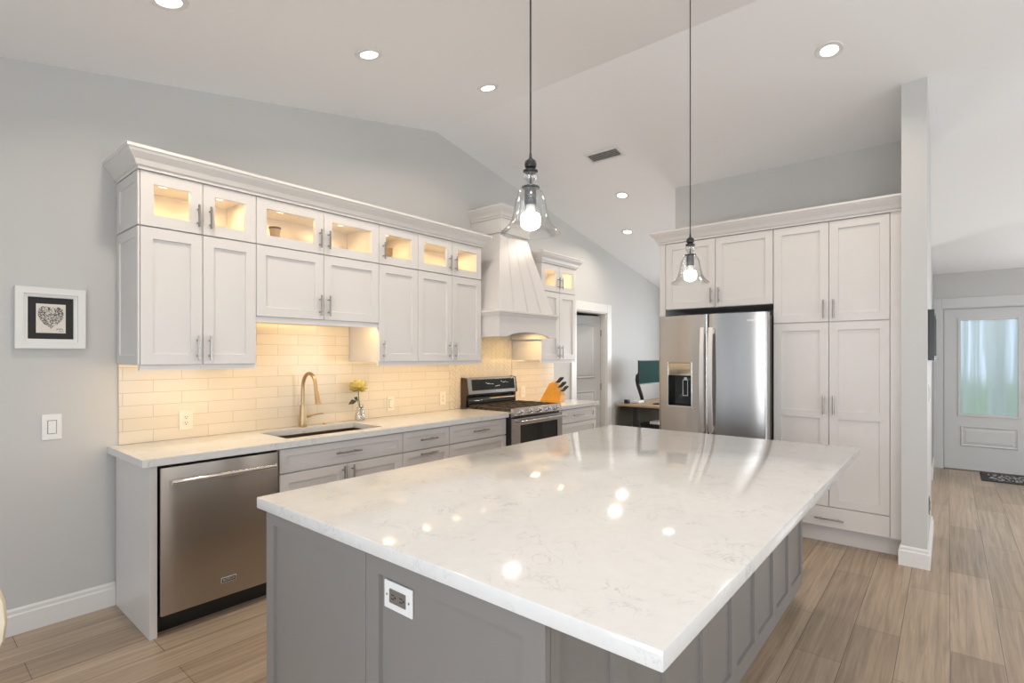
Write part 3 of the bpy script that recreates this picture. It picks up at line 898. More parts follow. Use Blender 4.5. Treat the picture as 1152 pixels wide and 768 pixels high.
# vase and rose
vs = thing('bud_vase', 'small clear glass vase on the worktop behind the sink holding a yellow rose', 'vase', (.105, 2.415, .9142))
MB().lathe([(.034, 0), (.038, .003), (.040, .03), (.034, .065), (.024, .095), (.024, .118), (.029, .13), (.027, .13), (.0225, .118), (.0225, .096), (.032, .065), (.037, .03), (.035, .008), (.001, .007)], (0, 0, 0), 24, cap=False).build('glass_body', M_GLASS, vs, True)
MB().lathe([(.001, .0085), (.034, .0085), (.036, .03), (.033, .055), (.001, .055)], (0, 0, 0), 20).build('water', thin_glass('vase_water', (.97, .98, .96), .03, .3), vs, True)
rs_ = thing('yellow_rose', 'yellow rose standing in the small glass vase by the sink', 'flower', (.105, 2.415, .925))
MB().tube([(.012, .01, .01), (.004, .0, .09), (-.002, -.008, .16), (-.004, -.012, .25)], .0032, 8).tube([(.0, -.001, .10), (-.006, -.02, .155), (-.012, -.03, .18)], .002, 8).build('stem', M_LEAF, rs_, True)
for k, (p0, p1, wd_) in enumerate((((-.006, -.02, .15), (-.03, -.085, .125), .02), ((-.004, -.012, .15), (-.012, -.045, .178), .018), ((.003, .002, .10), (.02, .016, .075), .018))):
    v0_ = Vector(p0); v1_ = Vector(p1); mid = (v0_ + v1_) / 2 + Vector((0, 0, .008)); sd = (v1_ - v0_).cross(Vector((1, 0, .3))).normalized() * wd_
    lm = MB(); lm._add([tuple(v0_), tuple(mid + sd), tuple(v1_), tuple(mid - sd), tuple(mid + Vector((0, 0, -.005)))], [(0, 1, 4), (1, 2, 4), (2, 3, 4), (3, 0, 4)])
    lm.build('leaf', M_LEAF, rs_, True)
pm = MB()
for ring_, (nr, rad, tilt, hz) in enumerate(((3, .010, 80, .020), (5, .018, 62, .016), (6, .028, 42, .010), (8, .036, 22, .004), (9, .036, 4, .002), (8, .033, -22, .001), (6, .028, -45, .0))):
    for k in range(nr):
        az = 2 * math.pi * (k + .5 * (ring_ % 2)) / nr
        f_ = MB()
        gv = []
        nu = 5
        for iu in range(nu):
            for iv in range(5):
                u = iu / 4; v = (iv / 4 - .5) * 2
                wd_ = .020 * math.sin(math.pi * min(1, u * .8 + .2)) ** .7 + .004
                gv.append((u * rad * 1.05, v * wd_, .010 * u * u + .006 * v * v))
        ff = [(iu * 5 + iv, iu * 5 + iv + 1, (iu + 1) * 5 + iv + 1, (iu + 1) * 5 + iv) for iu in range(4) for iv in range(4)]
        mt = Matrix.Translation((-.004, -.012, .245)) @ Matrix.Scale(1.75, 4) @ Matrix.Translation((0, 0, hz)) @ Matrix.Rotation(az, 4, 'Z') @ Matrix.Translation((.004, 0, 0)) @ Matrix.Rotation(R(-tilt), 4, 'Y')
        pm._add([tuple(mt @ Vector(q_)) for q_ in gv], ff)
        f_.bm.free()
pm.ball((-.004, -.012, .275), .026, 1, 1, 1.2, 10)
pm.build('bloom', M_YELLOW, rs_, True)

# dishwasher
dw = thing('dishwasher', 'stainless steel dishwasher with bar handle under the left end of the worktop', 'dishwasher', (.001, .890, 0), WXR)
DWW = .615
MB().box(.006, -.58, .10, DWW - .006, -.03, .868).build('tub', M_DARK, dw)
MB().box(.004, -.634, .108, DWW - .008, -.582, .862, .006).build('door_panel', M_DW, dw, True)
MB().box(.01, -.55, 0.0, DWW - .01, -.52, .10).build('toe_kick', M_BLACK, dw)
hm_ = MB().tube([(.038, -.686, .79), (DWW - .045, -.686, .79)], .013, 14)
for x in (.06, DWW - .067): hm_.tube([(x, -.634, .79), (x, -.686, .79)], .009, 12)
hm_.build('handle', M_CHROME, dw, True)
bdg = MB().box(.290, -.6365, .186, .368, -.634, .214).build('badge', M_LETTER, dw)
MB().box(.293, -.6375, .189, .365, -.6364, .211).build('badge_field', M_BLACK, bdg)
text_mesh('badge_lettering', 'BOSCH', .0195, M_LETTER, bdg, Matrix.Translation((.329, -.6378, .2)) @ FACE, .0004)

# ---------------------------------------------------------------- range
rg = thing('kitchen_range', 'stainless gas range with five knobs and black oven window between the worktops', 'stove', (.001, 3.622, 0), WXR)
RW = .758
MB().box(0, -.655, .03, RW, -.025, .905).build('body', M_BLACK, rg)
MB().box(.0, -.66, .905, RW, -.09, .922, .003).build('cooktop', M_STEEL, rg)
cp = MB().prism([(-.655, .872), (-.690, .880), (-.700, .890), (-.675, .952), (-.655, .952)], 'x', 0, RW)
cp.build('control_panel', M_STEEL, rg)
for k in range(5):
    x = .10 + k * (RW - .2) / 4
    m = MB().lathe([(.026, 0), (.026, .006), (.020, .008), (.018, .034), (.015, .037), (.001, .037)], (0, 0, 0), 20)
    m.box(-.004, -.018, .03, .004, .018, .042)
    m.xform(Matrix.Translation((x, -.688, .918)) @ Matrix.Rotation(R(68), 4, 'X'))
    m.build('knob', M_CHROME, rg, True)
od = MB()
od.box(.004, -.697, .24, .085, -.657, .862); od.box(RW - .085, -.697, .24, RW - .004, -.657, .862)
od.box(.085, -.697, .24, RW - .085, -.657, .38); od.box(.085, -.697, .80, RW - .085, -.657, .862)
od = od.build('oven_door', M_STEEL, rg)
MB().box(.085, -.692, .38, RW - .085, -.66, .80).build('oven_window', M_BLKGLASS, od)
h_ = MB().tube([(.03, -.752, .838), (RW - .03, -.752, .838)], .012, 14)
for x in (.05, RW - .05): h_.tube([(x, -.697, .838), (x, -.752, .838)], .010, 12)
h_.build('oven_handle', M_STEEL, od, True)
MB().box(.004, -.692, .05, RW - .004, -.657, .232, .004).build('warming_drawer', M_STEEL, rg)
bg = MB().prism([(-.085, 1.04), (-.108, 1.055), (-.088, 1.205), (-.02, 1.215), (-.015, .925), (-.03, .925), (-.03, 1.035)], 'x', .012, RW - .012)
bg = bg.build('backguard', M_STEEL, rg)
sp_ = MB()
for x in (.0, RW - .012): sp_.prism([(-.088, 1.04), (-.112, 1.052), (-.090, 1.21), (-.015, 1.218), (-.015, .925), (-.08, .925)], 'x', x, x + .012)
sp_.build('end_cap', plain('dark_bronze_cap', (.10, .065, .045), .35, .6), bg)
dp = MB().prism([(-.1095, 1.088), (-.0945, 1.195), (-.09, 1.195), (-.10, 1.088)], 'x', .075, RW - .04)
dp = dp.build('display', M_BLKGLASS, bg)
ms = MB()
for (x, zf, w_) in ((.27, .62, .012), (.29, .55, .03), (.33, .52, .015), (.36, .50, .02), (.41, .28, .012), (.43, .30, .014), (.455, .32, .02), (.50, .72, .018), (.53, .62, .03), (.57, .68, .008), (.585, .60, .008), (.605, .60, .01)):
    z = 1.088 + .107 * zf; y = -.1095 + .015 * zf - .0008
    ms.box(x, y, z, x + w_, y + .001, z + .006)
ms.build('display_marks', M_LETTER, dp)
MB().prism([(-.035, .925), (-.095, .925), (-.105, .96), (-.095, 1.0), (-.06, 1.034), (-.031, 1.034)], 'x', .02, RW - .02).build('vent', M_BLKGLASS, rg, True)
for k in range(3):
    x0 = .012 + k * .246; x1 = x0 + .241; y0, y1 = -.645, -.135; z = .952
    gr = MB()
    for (p, q_) in (((x0, y0), (x1, y0)), ((x0, y1), (x1, y1)), ((x0, y0), (x0, y1)), ((x1, y0), (x1, y1)), ((x0, (y0 + y1) / 2), (x1, (y0 + y1) / 2)), (((x0 + x1) / 2, y0), ((x0 + x1) / 2, y1)),
                    ((x0, y0 + .13), (x1, y0 + .13)), ((x0, y1 - .13), (x1, y1 - .13))):
        gr.box(min(p[0], q_[0]) - .005, min(p[1], q_[1]) - .005, z - .012, max(p[0], q_[0]) + .005, max(p[1], q_[1]) + .005, z + .002, .002, 1)
    for x in (x0, (x0 + x1) / 2, x1):
        for y in (y0, y0 + .17, y0 + .34, y1): gr.box(x - .006, y - .006, .922, x + .006, y + .006, z - .012)
    gr.build('grate', M_IRON, rg)
for (x, y) in ((.13, -.26), (.13, -.52), (.38, -.39), (.63, -.26), (.63, -.52)):
    MB().lathe([(.05, .9222), (.05, .932), (.038, .936), (.038, .939), (.001, .940)], (x, y, 0), 20).build('burner', M_BLACK, rg, True)

# ---------------------------------------------------------------- knife block with its knives
KB = Vector((.25, 4.79, .9142))
kb = thing('knife_block', 'slanted orange-brown wooden knife block on the worktop right of the range', 'knife block', KB, R(10))
MB().prism([(-.10, 0), (.145, 0), (.160, .085), (.068, .232), (.020, .208)], 'y', -.062, .062).build('block', M_WOODB, kb)
kpos = [(.030, -.035, .15, 'front-left'), (.030, .0, .13, ''), (.030, .035, .13, ''), (.075, -.037, .115, ''), (.075, -.012, .11, ''), (.075, .013, .11, ''), (.075, .038, .11, ''), (.115, -.03, .10, ''), (.115, 0, .10, ''), (.115, .03, .10, '')]
kl = ['tall black-handled knife nearest the camera in the top row of the block', 'black-handled knife in the middle of the block top row', 'black-handled knife at the back of the block top row',
      'black-handled knife nearest the camera in the middle row of the block', 'black-handled knife second from the front in the middle row', 'black-handled knife third from the front in the middle row', 'black-handled knife at the back of the middle row',
      'short black-handled knife nearest the camera in the lowest row', 'short black-handled knife in the middle of the lowest row', 'short black-handled knife at the back of the lowest row']
dirv = Vector((math.sin(R(34)), 0, math.cos(R(34))))
face_a = Vector((.068, 0, .232)); face_b = Vector((.160, 0, .085))
for (px, py, L, _), lab in zip(kpos, kl):
    s = (px - .02) / .11
    base = face_a.lerp(face_b, .08 + .84 * s); base = Vector((base.x, py, base.z))
    d_ = Vector((.70, 0, .71)).normalized()
    wp = kb.matrix_basis @ Vector((0, 0, 0))
    kt = thing('kitchen_knife', lab, 'knife', KB, R(10), 'knives in the wooden block')
    p0 = base + d_ * .006
    MB().tube([p0, p0 + d_ * .012], .009, 10).build('bolster', M_CHROME, kt, True)
    hmb = MB().tube([p0 + d_ * .012, p0 + d_ * .04, p0 + d_ * .078, p0 + d_ * .09], [.0095, .0100, .0112, .008], 10)
    hmb.build('handle', M_BLACK, kt, True)
    rv = MB()
    for q_ in (.03, .05, .07): rv.ball(tuple(p0 + d_ * q_ + Vector((0, -.0098, 0))), .0035, n=8)
    rv.build('rivets', M_CHROME, kt, True)

# ---------------------------------------------------------------- wall plates
def plate(loc, rotz, label, kind, wd=.075, ht=.12, mat=None, gang=1, flat=False):
    """face looks towards local -y"""
    m = mat or M_PLATE
    t = thing('wall_outlet' if kind != 'switch' else 'light_switch', label, 'outlet' if kind != 'switch' else 'light switch', loc, rotz)
    MB().box(-wd / 2, -.006, -ht / 2, wd / 2, 0, ht / 2, .002).build('cover_plate', m, t)
    if kind == 'switch':
        MB().prism([(-.033, 0), (0, -.004), (.033, 0), (.033, .005), (-.033, .005)], 'x', -.016, .016).xform(Matrix(((1, 0, 0, 0), (0, 0, -1, 0), (0, 1, 0, 0), (0, 0, 0, 1)))).xform(Matrix.Translation((0, -.0055, 0))).build('rocker', m, t)
        MB().box(-.0195, -.0066, -.0365, .0195, -.0055, .0365).build('rocker_gap', M_SOCK, t)
    else:
        rc = MB().box(-.017, -.0085, -.034, .017, -.0055, .034, .001).build('receptacle', m, t)
        sl = MB()
        for zc_ in (-.018, .018):
            sl.box(-.008, -.0092, zc_ - .004, -.0055, -.0084, zc_ + .007); sl.box(.0055, -.0092, zc_ - .004, .008, -.0084, zc_ + .006); sl.lathe([(.003, 0), (.003, .0008)], (0, -.0092, zc_ - .010), 10, 'y')
        sl.build('slots', M_DARK, rc)
    return t
plate((.0103, 1.213, 1.03), WXR, 'ivory outlet low on the backsplash above the dishwasher', 'outlet', .078, .122, M_PLATEIV)
plate((.0103, 2.782, 1.022), WXR, 'ivory wall switch on the backsplash right of the vase', 'switch', .07, .122, M_PLATEIV)
plate((.0103, 3.385, 1.03), WXR, 'ivory outlet on the backsplash just left of the range', 'outlet', .075, .122, M_PLATEIV)
plate((.0103, 4.60, 1.03), WXR, 'ivory outlet on the backsplash behind the knife block', 'outlet', .075, .122, M_PLATEIV)
plate((.0005, .575, 1.05), WXR, 'white rocker switch on the grey wall below the heart picture', 'switch', .082, .135)
# heart picture
pf = thing('framed_heart_picture', 'white square frame with black mat and dotted heart on the grey wall', 'picture', (.0005, .57, 1.63), WXR)
PW, PH = .287 / 2, .322 / 2
fb = .050
fm = MB().shaker(-PW, PW, -PH, PH, 0, .034, .030, .006, hole=True)
fm.shaker(-PW + .033, PW - .033, -PH + .033, PH - .033, 0, .017, .020, .006, hole=True)
fm.build('frame', M_TRIM, pf)
MB().box(-PW + fb, -.010, -PH + fb, PW - fb, -.002, PH - fb).build('mat_board', M_MAT, pf)
pr = MB().box(-.060, -.0125, -.078, .060, -.010, .076).build('print', M_PAPER, pf)
ht = MB(); cnt = 0
while cnt < 640:
    x = random.uniform(-1.15, 1.15); y = random.uniform(-1.05, 1.25)
    if (x * x + y * y - 1) ** 3 - x * x * y ** 3 > 0: continue
    r_ = random.uniform(.0010, .0026); px_ = x * .046; pz_ = y * .052 - .002
    ht.lathe([(r_, 0), (r_, .0005)], (px_, -.0131, pz_), 7, 'y'); cnt += 1
for k in range(7): ht.box(.022 + k * .004, -.0131, -.062 + .003 * (k % 3), .0245 + k * .004, -.0125, -.056 + .004 * (k % 2))
for k in range(4): ht.box(.032 + k * .005, -.0131, -.070, .0355 + k * .005, -.0125, -.0675)
ht.build('dotted_heart', M_INK, pr)

# ---------------------------------------------------------------- island
IX0, IX1, IY0, IY1 = 1.745, 3.307, .872, 3.50
BX0, BX1, BY0, BY1 = 1.762, 3.03, .90, 3.455
isl = thing('kitchen_island', 'grey panelled kitchen island base in the middle of the floor', 'kitchen island', (0, 0, 0))
MB().box(BX0, BY0 + .02, .09, BX1 - .02, BY1, .8735).build('carcass', M_ISLE, isl)
MB().box(BX0 + .05, BY0 + .07, 0, BX1 - .07, BY1 - .07, .09).build('plinth', M_ISLE, isl)
SEAM = 2.382
for (x0, x1) in ((BX0, SEAM), (SEAM, BX1)):
    MB().shaker(x0 + (.0 if x0 == BX0 else .0015), x1 - (.0015 if x1 == SEAM else 0), .09, .8735, BY0 + .02, .055 if x0 == BX0 else .062, .02, .012).build('end_panel', M_ISLE, isl)
# long side: eight sunk panels between stiles (built facing -y, turned to face +x)
L_ = BY1 - BY0 - .0205; N_ = 8; sw = .036
lp = MB()
yf_, yo_ = 0.0, -.02
for k in range(N_):
    x0 = L_ * k / N_; x1 = L_ * (k + 1) / N_
    a0 = x0 + sw; a1 = x1 - sw; z0, z1 = .09, .8735; b0, b1 = z0 + .075, z1 - .06
    v = [(x0, yo_, z0), (x1, yo_, z0), (x1, yo_, z1), (x0, yo_, z1), (a0, yo_, b0), (a1, yo_, b0), (a1, yo_, b1), (a0, yo_, b1)]
    d = .012; e = .002
    v += [(a0 + e, yo_ + d, b0 + e), (a1 - e, yo_ + d, b0 + e), (a1 - e, yo_ + d, b1 - e), (a0 + e, yo_ + d, b1 - e)]
    f = []
    for i in range(2):
        for kk in range(4): f.append((i * 4 + kk, i * 4 + (kk + 1) % 4, (i + 1) * 4 + (kk + 1) % 4, (i + 1) * 4 + kk))
    f.append((8, 9, 10, 11)); lp._add(v, f)
lp.box(0, -.0045, .09, L_, 0, .8735)
lp.box(0, yo_, .0895, L_, -.004, .0905); lp.box(L_ - .001, yo_, .09, L_, -.004, .8735); lp.box(0, yo_, .09, .001, -.004, .8735)
lp.xform(Matrix.Translation((BX1 - .02, BY0 + .0205, 0)) @ Matrix.Rotation(R(90), 4, 'Z'))
lp.build('side_panel', M_ISLE, isl)
for k in range(4):
    x0 = BX0 + .004 + k * (BX1 - BX0 - .03) / 4; x1 = x0 + (BX1 - BX0 - .03) / 4
    m = MB().shaker(x0 + G, x1 - G, .10, .865, 0, .058)
    m.xform(Matrix.Translation((BX0 + BX1 - .02, BY1, 0)) @ Matrix.Rotation(R(180), 4, 'Z'))
    d = m.build('door', M_ISLE, isl)
tag(MB().box(IX0, IY0, .8738, IX1, IY1, .914, .004).build('island_countertop', M_QUARTZ, None, True), 'large white veined quartz slab lying on the grey island', 'countertop')
t = plate((2.525, BY0 + .0115, .762), 0, 'white horizontal outlet on the grey end of the island', 'outlet', .122, .078)
for ch in list(t.children):
    if ch.name.startswith('receptacle'):
        bpy.data.objects.remove(ch.children[0]); bpy.data.objects.remove(ch)
rc = MB().box(-.035, -.009, -.019, .035, -.0055, .019, .001).build('receptacle', M_SOCK, t, False, {'label': 'grey twin socket'})
sl = MB()
for xc in (-.018, .018):
    sl.box(xc - .006, -.0098, .004, xc + .006, -.0088, .0065); sl.box(xc - .006, -.0098, -.0065, xc + .005, -.0088, -.004); sl.lathe([(.003, 0), (.003, .0008)], (xc + .010, -.0097, 0), 10, 'y')
sl.build('slots', M_DARK, rc)
sc_ = MB()
for xc in (-.048, .048): sc_.lathe([(.0035, 0), (.0035, .001)], (xc, -.007, 0), 10, 'y')
sc_.build('screws', M_CHROME, t)

# ---------------------------------------------------------------- pendants
pend = thing('pendant_light', 'bell-shaped clear glass pendant lamp hanging over the near end of the island', 'pendant lamp', (2.60, 1.405, 1.845), 0, 'glass pendants over the island')
SH = [(.109, 0), (.1075, .004), (.098, .012), (.083, .026), (.071, .045), (.064, .07), (.0585, .10), (.053, .128), (.044, .15), (.030, .166), (.0165, .175), (.015, .180), (.021, .190), (.027, .203), (.028, .212), (.024, .221), (.019, .226)]
inner = [(r_ - .0022, z) for r_, z in SH][::-1]
MB().lathe(SH + inner, (0, 0, 0), 48, cap=False).build('glass_shade', M_GLASS, pend, True)
def pend_top(p, zt):
    pass
MB().lathe([(.001, .222), (.026, .222), (.027, .228), (.018, .232), (.014, .236), (.020, .240), (.0225, .250), (.020, .262), (.012, .268), (.006, .275), (.004, .292), (.001, .292)], (0, 0, 0), 20).build('finial', M_BLACK, pend, True)
skt = MB().lathe([(.004, .226), (.004, .176), (.001, .176)], (0, 0, 0), 10, cap=False).lathe([(.001, .172), (.033, .169), (.034, .165), (.0215, .162), (.0215, .104), (.001, .104)], (0, 0, 0), 22)
for z in (.115, .125, .135): skt.lathe([(.0215, z), (.0225, z + .002), (.0225, z + .004), (.0215, z + .006)], (0, 0, 0), 22, cap=False)
skt.build('socket', M_GREYBLUE, pend, True)
MB().lathe([(.015, .105), (.017, .09), (.020, .075), (.001, .0745)], (0, 0, 0), 20).build('bulb_neck', M_BULBN, pend, True)
MB().lathe([(.018, .0745), (.032, .070), (.036, .062), (.036, .030), (.032, .024), (.022, .017), (.010, .012), (.001, .011)], (0, 0, 0), 24).build('bulb', M_BULB, pend, True)
PS = .935
zt = (zc(1.405) - 1.845) / PS
pend.scale = (PS, PS, PS)
MB().tube([(0, 0, .288), (0, 0, zt - .015)], .0032, 8).build('cord', M_BLACK, pend, True)
cn = MB().lathe([(.050, zt + .006), (.050, zt - .010), (.045, zt - .014), (.010, zt - .018), (.001, zt - .018)], (0, 0, 0), 24).build('canopy', M_BLACK, pend, True)
p2 = copy_tree(pend)
p2.location = (2.60, 2.835, 1.828)
p2['label'] = 'bell-shaped clear glass pendant lamp hanging over the far end of the island'
dz = (zc(2.835) - 1.828) / PS
for ch in p2.children:
    if ch.name.startswith('cord'):
        ch.data = ch.data.copy()
        for v in ch.data.vertices:
            if v.co.z > .5: v.co.z = dz - .015
    if ch.name.startswith('canopy'): ch.location.z += dz - zt

# ---------------------------------------------------------------- recessed lights, vent
DL = [(.986, .823, 'recessed ceiling light cut by the top edge of the photo'), (1.017, 1.864, 'recessed ceiling light above the sink cabinets'), (1.025, 2.913, 'recessed ceiling light just before the ceiling ridge, left of the pendants'),
      (3.097, 3.917, 'bright recessed ceiling light above the fridge and pantry side'), (.974, 5.121, 'recessed ceiling light beyond the ridge above the range side'), (.578, 6.007, 'farthest recessed ceiling light, near the doorway')]
def downlight(x, y, label):
    t = thing('recessed_light', label, 'ceiling light', (x, y, zc(y) - .001), 0, 'recessed ceiling lights')
    t.rotation_euler = (math.atan(S1 if y < YRIDGE else -S2), 0, 0)
    MB().lathe([(.052, -.004), (.055, -.006), (.078, -.005), (.082, 0), (.052, 0)], (0, 0, 0), 32, cap=False).build('trim_ring', M_TRIM, t, True)
    MB().lathe([(.001, -.0055), (.0515, -.0045), (.0515, 0), (.001, 0)], (0, 0, 0), 28, cap=False).build('lens', M_LENS, t, True)
    area_light('downlight_lamp', (0, 0, -.012), (0, 0, 0), .10, .10, P_DOWN, LAMP, t, 150, 'DISK')
for a_ in DL: downlight(*a_)
for (x, y) in ((3.1, .9), (5.0, .9), (5.9, 4.7), (5.3, 6.8), (2.6, 7.0)):  # out-of-view downlights added for the interior ambient light
    downlight(x, y, 'added out-of-view ceiling light over the %s' % {(3.1, .9): 'space behind the island', (5.0, .9): 'living area', (5.9, 4.7): 'hall side of the living area', (5.3, 6.8): 'entry', (2.6, 7.0): 'desk area'}[(x, y)])
vx, vy = 1.20, 4.345
vt = thing('ceiling_vent', 'white slatted air vent in the sloping ceiling', 'vent', (vx, vy, zc(vy) - .001))
vt.rotation_euler = (math.atan(-S2), 0, 0)
m = MB(); a_, b_ = .175, .085
m.box(-a_, -b_, -.010, a_, -b_ + .022, 0); m.box(-a_, b_ - .022, -.010, a_, b_, 0); m.box(-a_, -b_ + .022, -.010, -a_ + .022, b_ - .022, 0); m.box(a_ - .022, -b_ + .022, -.010, a_, b_ - .022, 0)
m.build('frame', M_TRIM, vt)
MB().box(-a_ + .022, -b_ + .022, -.002, a_ - .022, b_ - .022, 0).build('duct', plain('grey_duct', (.16, .155, .15), .7), vt)
for k in range(5):
    m = MB().box(-a_ + .022, -.009, -.001, a_ - .022, .009, .001); m.xform(Matrix.Translation((0, -.05 + k * .025, -.006)) @ Matrix.Rotation(R(35), 4, 'X')); m.build('slat', M_TRIM, vt)

# ---------------------------------------------------------------- pantry wall
PY = 5.213; PF = 4.58; PD = PY - PF - .02     # cabinet boxes 0.02 behind the door faces
pc = thing('pantry_cabinet', 'tall white pantry cabinet with four doors and a bottom drawer beside the wall end', 'cabinet', (2.607, PY, 0))
PWD = 3.437 - 2.607
MB().box(0, -PD, .135, PWD, 0, 2.45).build('carcass', M_CAB, pc)
MB().box(0, -PD + .075, 0, PWD, -PD + .055, .135).build('toe_kick', M_CAB, pc)
x0, x1, x2 = .0, .386, .763
door(pc, x0, x1, 1.69, 2.448, -PD, x1 - .033, 1.785, .14); door(pc, x1, x2, 1.69, 2.448, -PD, x1 + .033, 1.785, .14)
door(pc, x0, x1, .29, 1.686, -PD, x1 - .033, 1.06, .14, mid=.985); door(pc, x1, x2, .29, 1.686, -PD, x1 + .033, 1.06, .14, mid=.985)
m = MB().box(x0 + G, -PD - .02, .137, x2 - G, -PD, .286, .0015); d = m.build('drawer', M_CAB, pc); pull(d, .39, .20, -PD - .02, .19, False)
MB().box(x2 + .002, -PD - .02, .135, PWD, -PD, 2.45).build('filler_strip', M_CAB, pc)
fcab = thing('fridge_top_cabinet', 'white two-door cabinet bridging the top of the refrigerator', 'cabinet', (1.70, PY, 0))
FW_ = 2.605 - 1.70
MB().box(0, -PD, 1.85, FW_, 0, 2.45).build('carcass', M_CAB, fcab)
door(fcab, 0, .447, 1.85, 2.448, -PD, .447 - .033, 1.95, .13); door(fcab, .447, FW_, 1.85, 2.448, -PD, .447 + .033, 1.95, .13)
tag(MB().box(1.645, PF, 0, 1.698, PY, 2.45, .002).build('fridge_side_panel', M_CAB), 'tall white panel standing at the left side of the refrigerator', 'panel')
MB_ = MB().sweep([(o_, 2.4505 + h_) for o_, h_ in CROWN], [(3.438, PF), (1.645, PF), (1.645, PY)], -1)
tag(MB_.build('crown_moulding', M_CAB), 'white crown moulding above the refrigerator and pantry', 'crown moulding')

# refrigerator
rf = thing('refrigerator', 'stainless french-door refrigerator with ice dispenser left of the pantry', 'refrigerator', (1.700, 5.17, 0))
RFW = .900; yb = -.665
MB().box(.004, yb, .02, RFW - .004, 0, 1.755).build('body', plain('grey_fridge_side', (.17, .16, .15), .4, .5), rf)
def bow(x): return -.735 - .040 * (1 - ((x - RFW / 2) / (RFW / 2)) ** 2)
def curved_door(x0, x1, z0, z1, hole=None):
    """bowed front skin with rounded edges, side walls and back, optional opening"""
    xs = [x0, x0 + .002, x0 + .006, x0 + .014] + [x0 + (x1 - x0) * k / 14 for k in range(1, 14)] + [x1 - .014, x1 - .006, x1 - .002, x1]
    zs = [z0, z1]
    if hole:
        xs += [hole[0], hole[1]]; zs += [hole[2], hole[3]]
    xs = sorted(xs); zs = sorted(zs)
    def yy(x):
        d = min(x - x0, x1 - x); q = .014
        r_ = q - math.sqrt(max(0, q * q - (q - min(d, q)) ** 2))
        return bow(x) + r_
    m = MB(); idx = {}; V = []; F = []
    for i, x in enumerate(xs):
        for j, z in enumerate(zs):
            idx[i, j] = len(V); V.append((x, yy(x), z))
    for i in range(len(xs) - 1):
        for j in range(len(zs) - 1):
            cx_ = (xs[i] + xs[i + 1]) / 2; cz_ = (zs[j] + zs[j + 1]) / 2
            if hole and hole[0] < cx_ < hole[1] and hole[2] < cz_ < hole[3]: continue
            F.append((idx[i, j], idx[i + 1, j], idx[i + 1, j + 1], idx[i, j + 1]))
    nb = len(V); nx = len(xs)
    yk = yb - .003
    for x in xs: V.append((x, yk, zs[0]))
    for x in xs: V.append((x, yk, zs[-1]))
    J = len(zs) - 1
    for i in range(nx - 1):
        F.append((idx[i, 0], nb + i, nb + i + 1, idx[i + 1, 0])); F.append((idx[i, J], idx[i + 1, J], nb + nx + i + 1, nb + nx + i)); F.append((nb + i, nb + nx + i, nb + nx + i + 1, nb + i + 1))
    F.append(tuple([idx[0, j] for j in range(J + 1)] + [nb + nx, nb])); F.append(tuple([idx[nx - 1, j] for j in range(J + 1)][::-1] + [nb + nx - 1, nb + 2 * nx - 1]))
    m._add(V, F)
    return m
HX0, HX1, HZ0, HZ1 = .094, .308, 1.0, 1.372
dl = curved_door(0, RFW / 2 - .003, .735, 1.778, (HX0, HX1, HZ0, HZ1)).build('left_door', M_STEELV, rf, True)
dr = curved_door(RFW / 2 + .003, RFW, .735, 1.778).build('right_door', M_STEELV, rf, True)
fz = curved_door(0, RFW, .07, .728).build('freezer_drawer', M_STEELV, rf, True)
def fridge_handle(par, x):
    zz = [.80 + k * (1.665 - .80) / 10 for k in range(11)]
    m = MB(); V = []; F = []
    for z in zz:
        s = (z - .80) / .865; y = bow(x) - .030 - .026 * math.sin(math.pi * s)
        for (dx, dy) in ((-.018, 0), (-.016, -.014), (.016, -.014), (.018, 0)): V.append((x + dx, y + dy, z))
    for i in range(10):
        for k in range(4): F.append((i * 4 + k, i * 4 + (k + 1) % 4, i * 4 + 4 + (k + 1) % 4, i * 4 + 4 + k))
    F.append((0, 1, 2, 3)); F.append((40, 41, 42, 43)); m._add(V, F)
    for z in (.83, 1.635): m.box(x - .011, bow(x) - .036, z - .02, x + .011, bow(x) + .004, z + .02)
    m.build('handle', plain('satin_handle_metal', (.86, .84, .82), .38, 1.0), par, True)
fridge_handle(dl, RFW / 2 - .034); fridge_handle(dr, RFW / 2 + .034)
m = MB().tube([(.12, bow(.3) - .03, .665), (RFW - .12, bow(.3) - .03, .665)], .013, 12)
for x in (.16, RFW - .16): m.tube([(x, bow(x) + .005, .665), (x, bow(.3) - .03, .665)], .009, 10)
m.build('handle', M_CHROME, fz, True)
dsp = MB(); q = .008; yfr = bow(.094) - .006
dsp.box(HX0, yb - .004, HZ0, HX1, yb - .010, HZ1)
dsp.box(HX0, yb - .010, HZ0, HX0 + .003, bow(HX0) + .004, HZ1); dsp.box(HX1 - .003, yb - .010, HZ0, HX1, bow(HX1) + .002, HZ1)
dsp.box(HX0 + .003, yb - .010, HZ0, HX1 - .003, bow(HX0) + .002, HZ0 + .004); dsp.box(HX0 + .003, yb - .010, HZ1 - .004, HX1 - .003, bow(HX0) + .002, HZ1)
dsp = dsp.build('dispenser', M_BLKGLASS, dl)
fr_ = MB()
fr_.box(HX0 - .005, bow(HX0) - .006, HZ0 - .008, HX0 + .002, bow(HX0) + .006, HZ1 + .006, .001); fr_.box(HX1 - .002, bow(HX1) - .004, HZ0 - .008, HX1 + .005, bow(HX1) + .006, HZ1 + .006, .001)
fr_.hexa([(HX0, bow(HX0) - .006, HZ0 - .008), (HX1, bow(HX1) - .004, HZ0 - .008), (HX1, bow(HX1) + .006, HZ0 - .008), (HX0, bow(HX0) + .006, HZ0 - .008)],
         [(HX0, bow(HX0) - .006, HZ0), (HX1, bow(HX1) - .004, HZ0), (HX1, bow(HX1) + .006, HZ0), (HX0, bow(HX0) + .006, HZ0)])
fr_.build('dispenser_rim', M_CHROME, dsp)
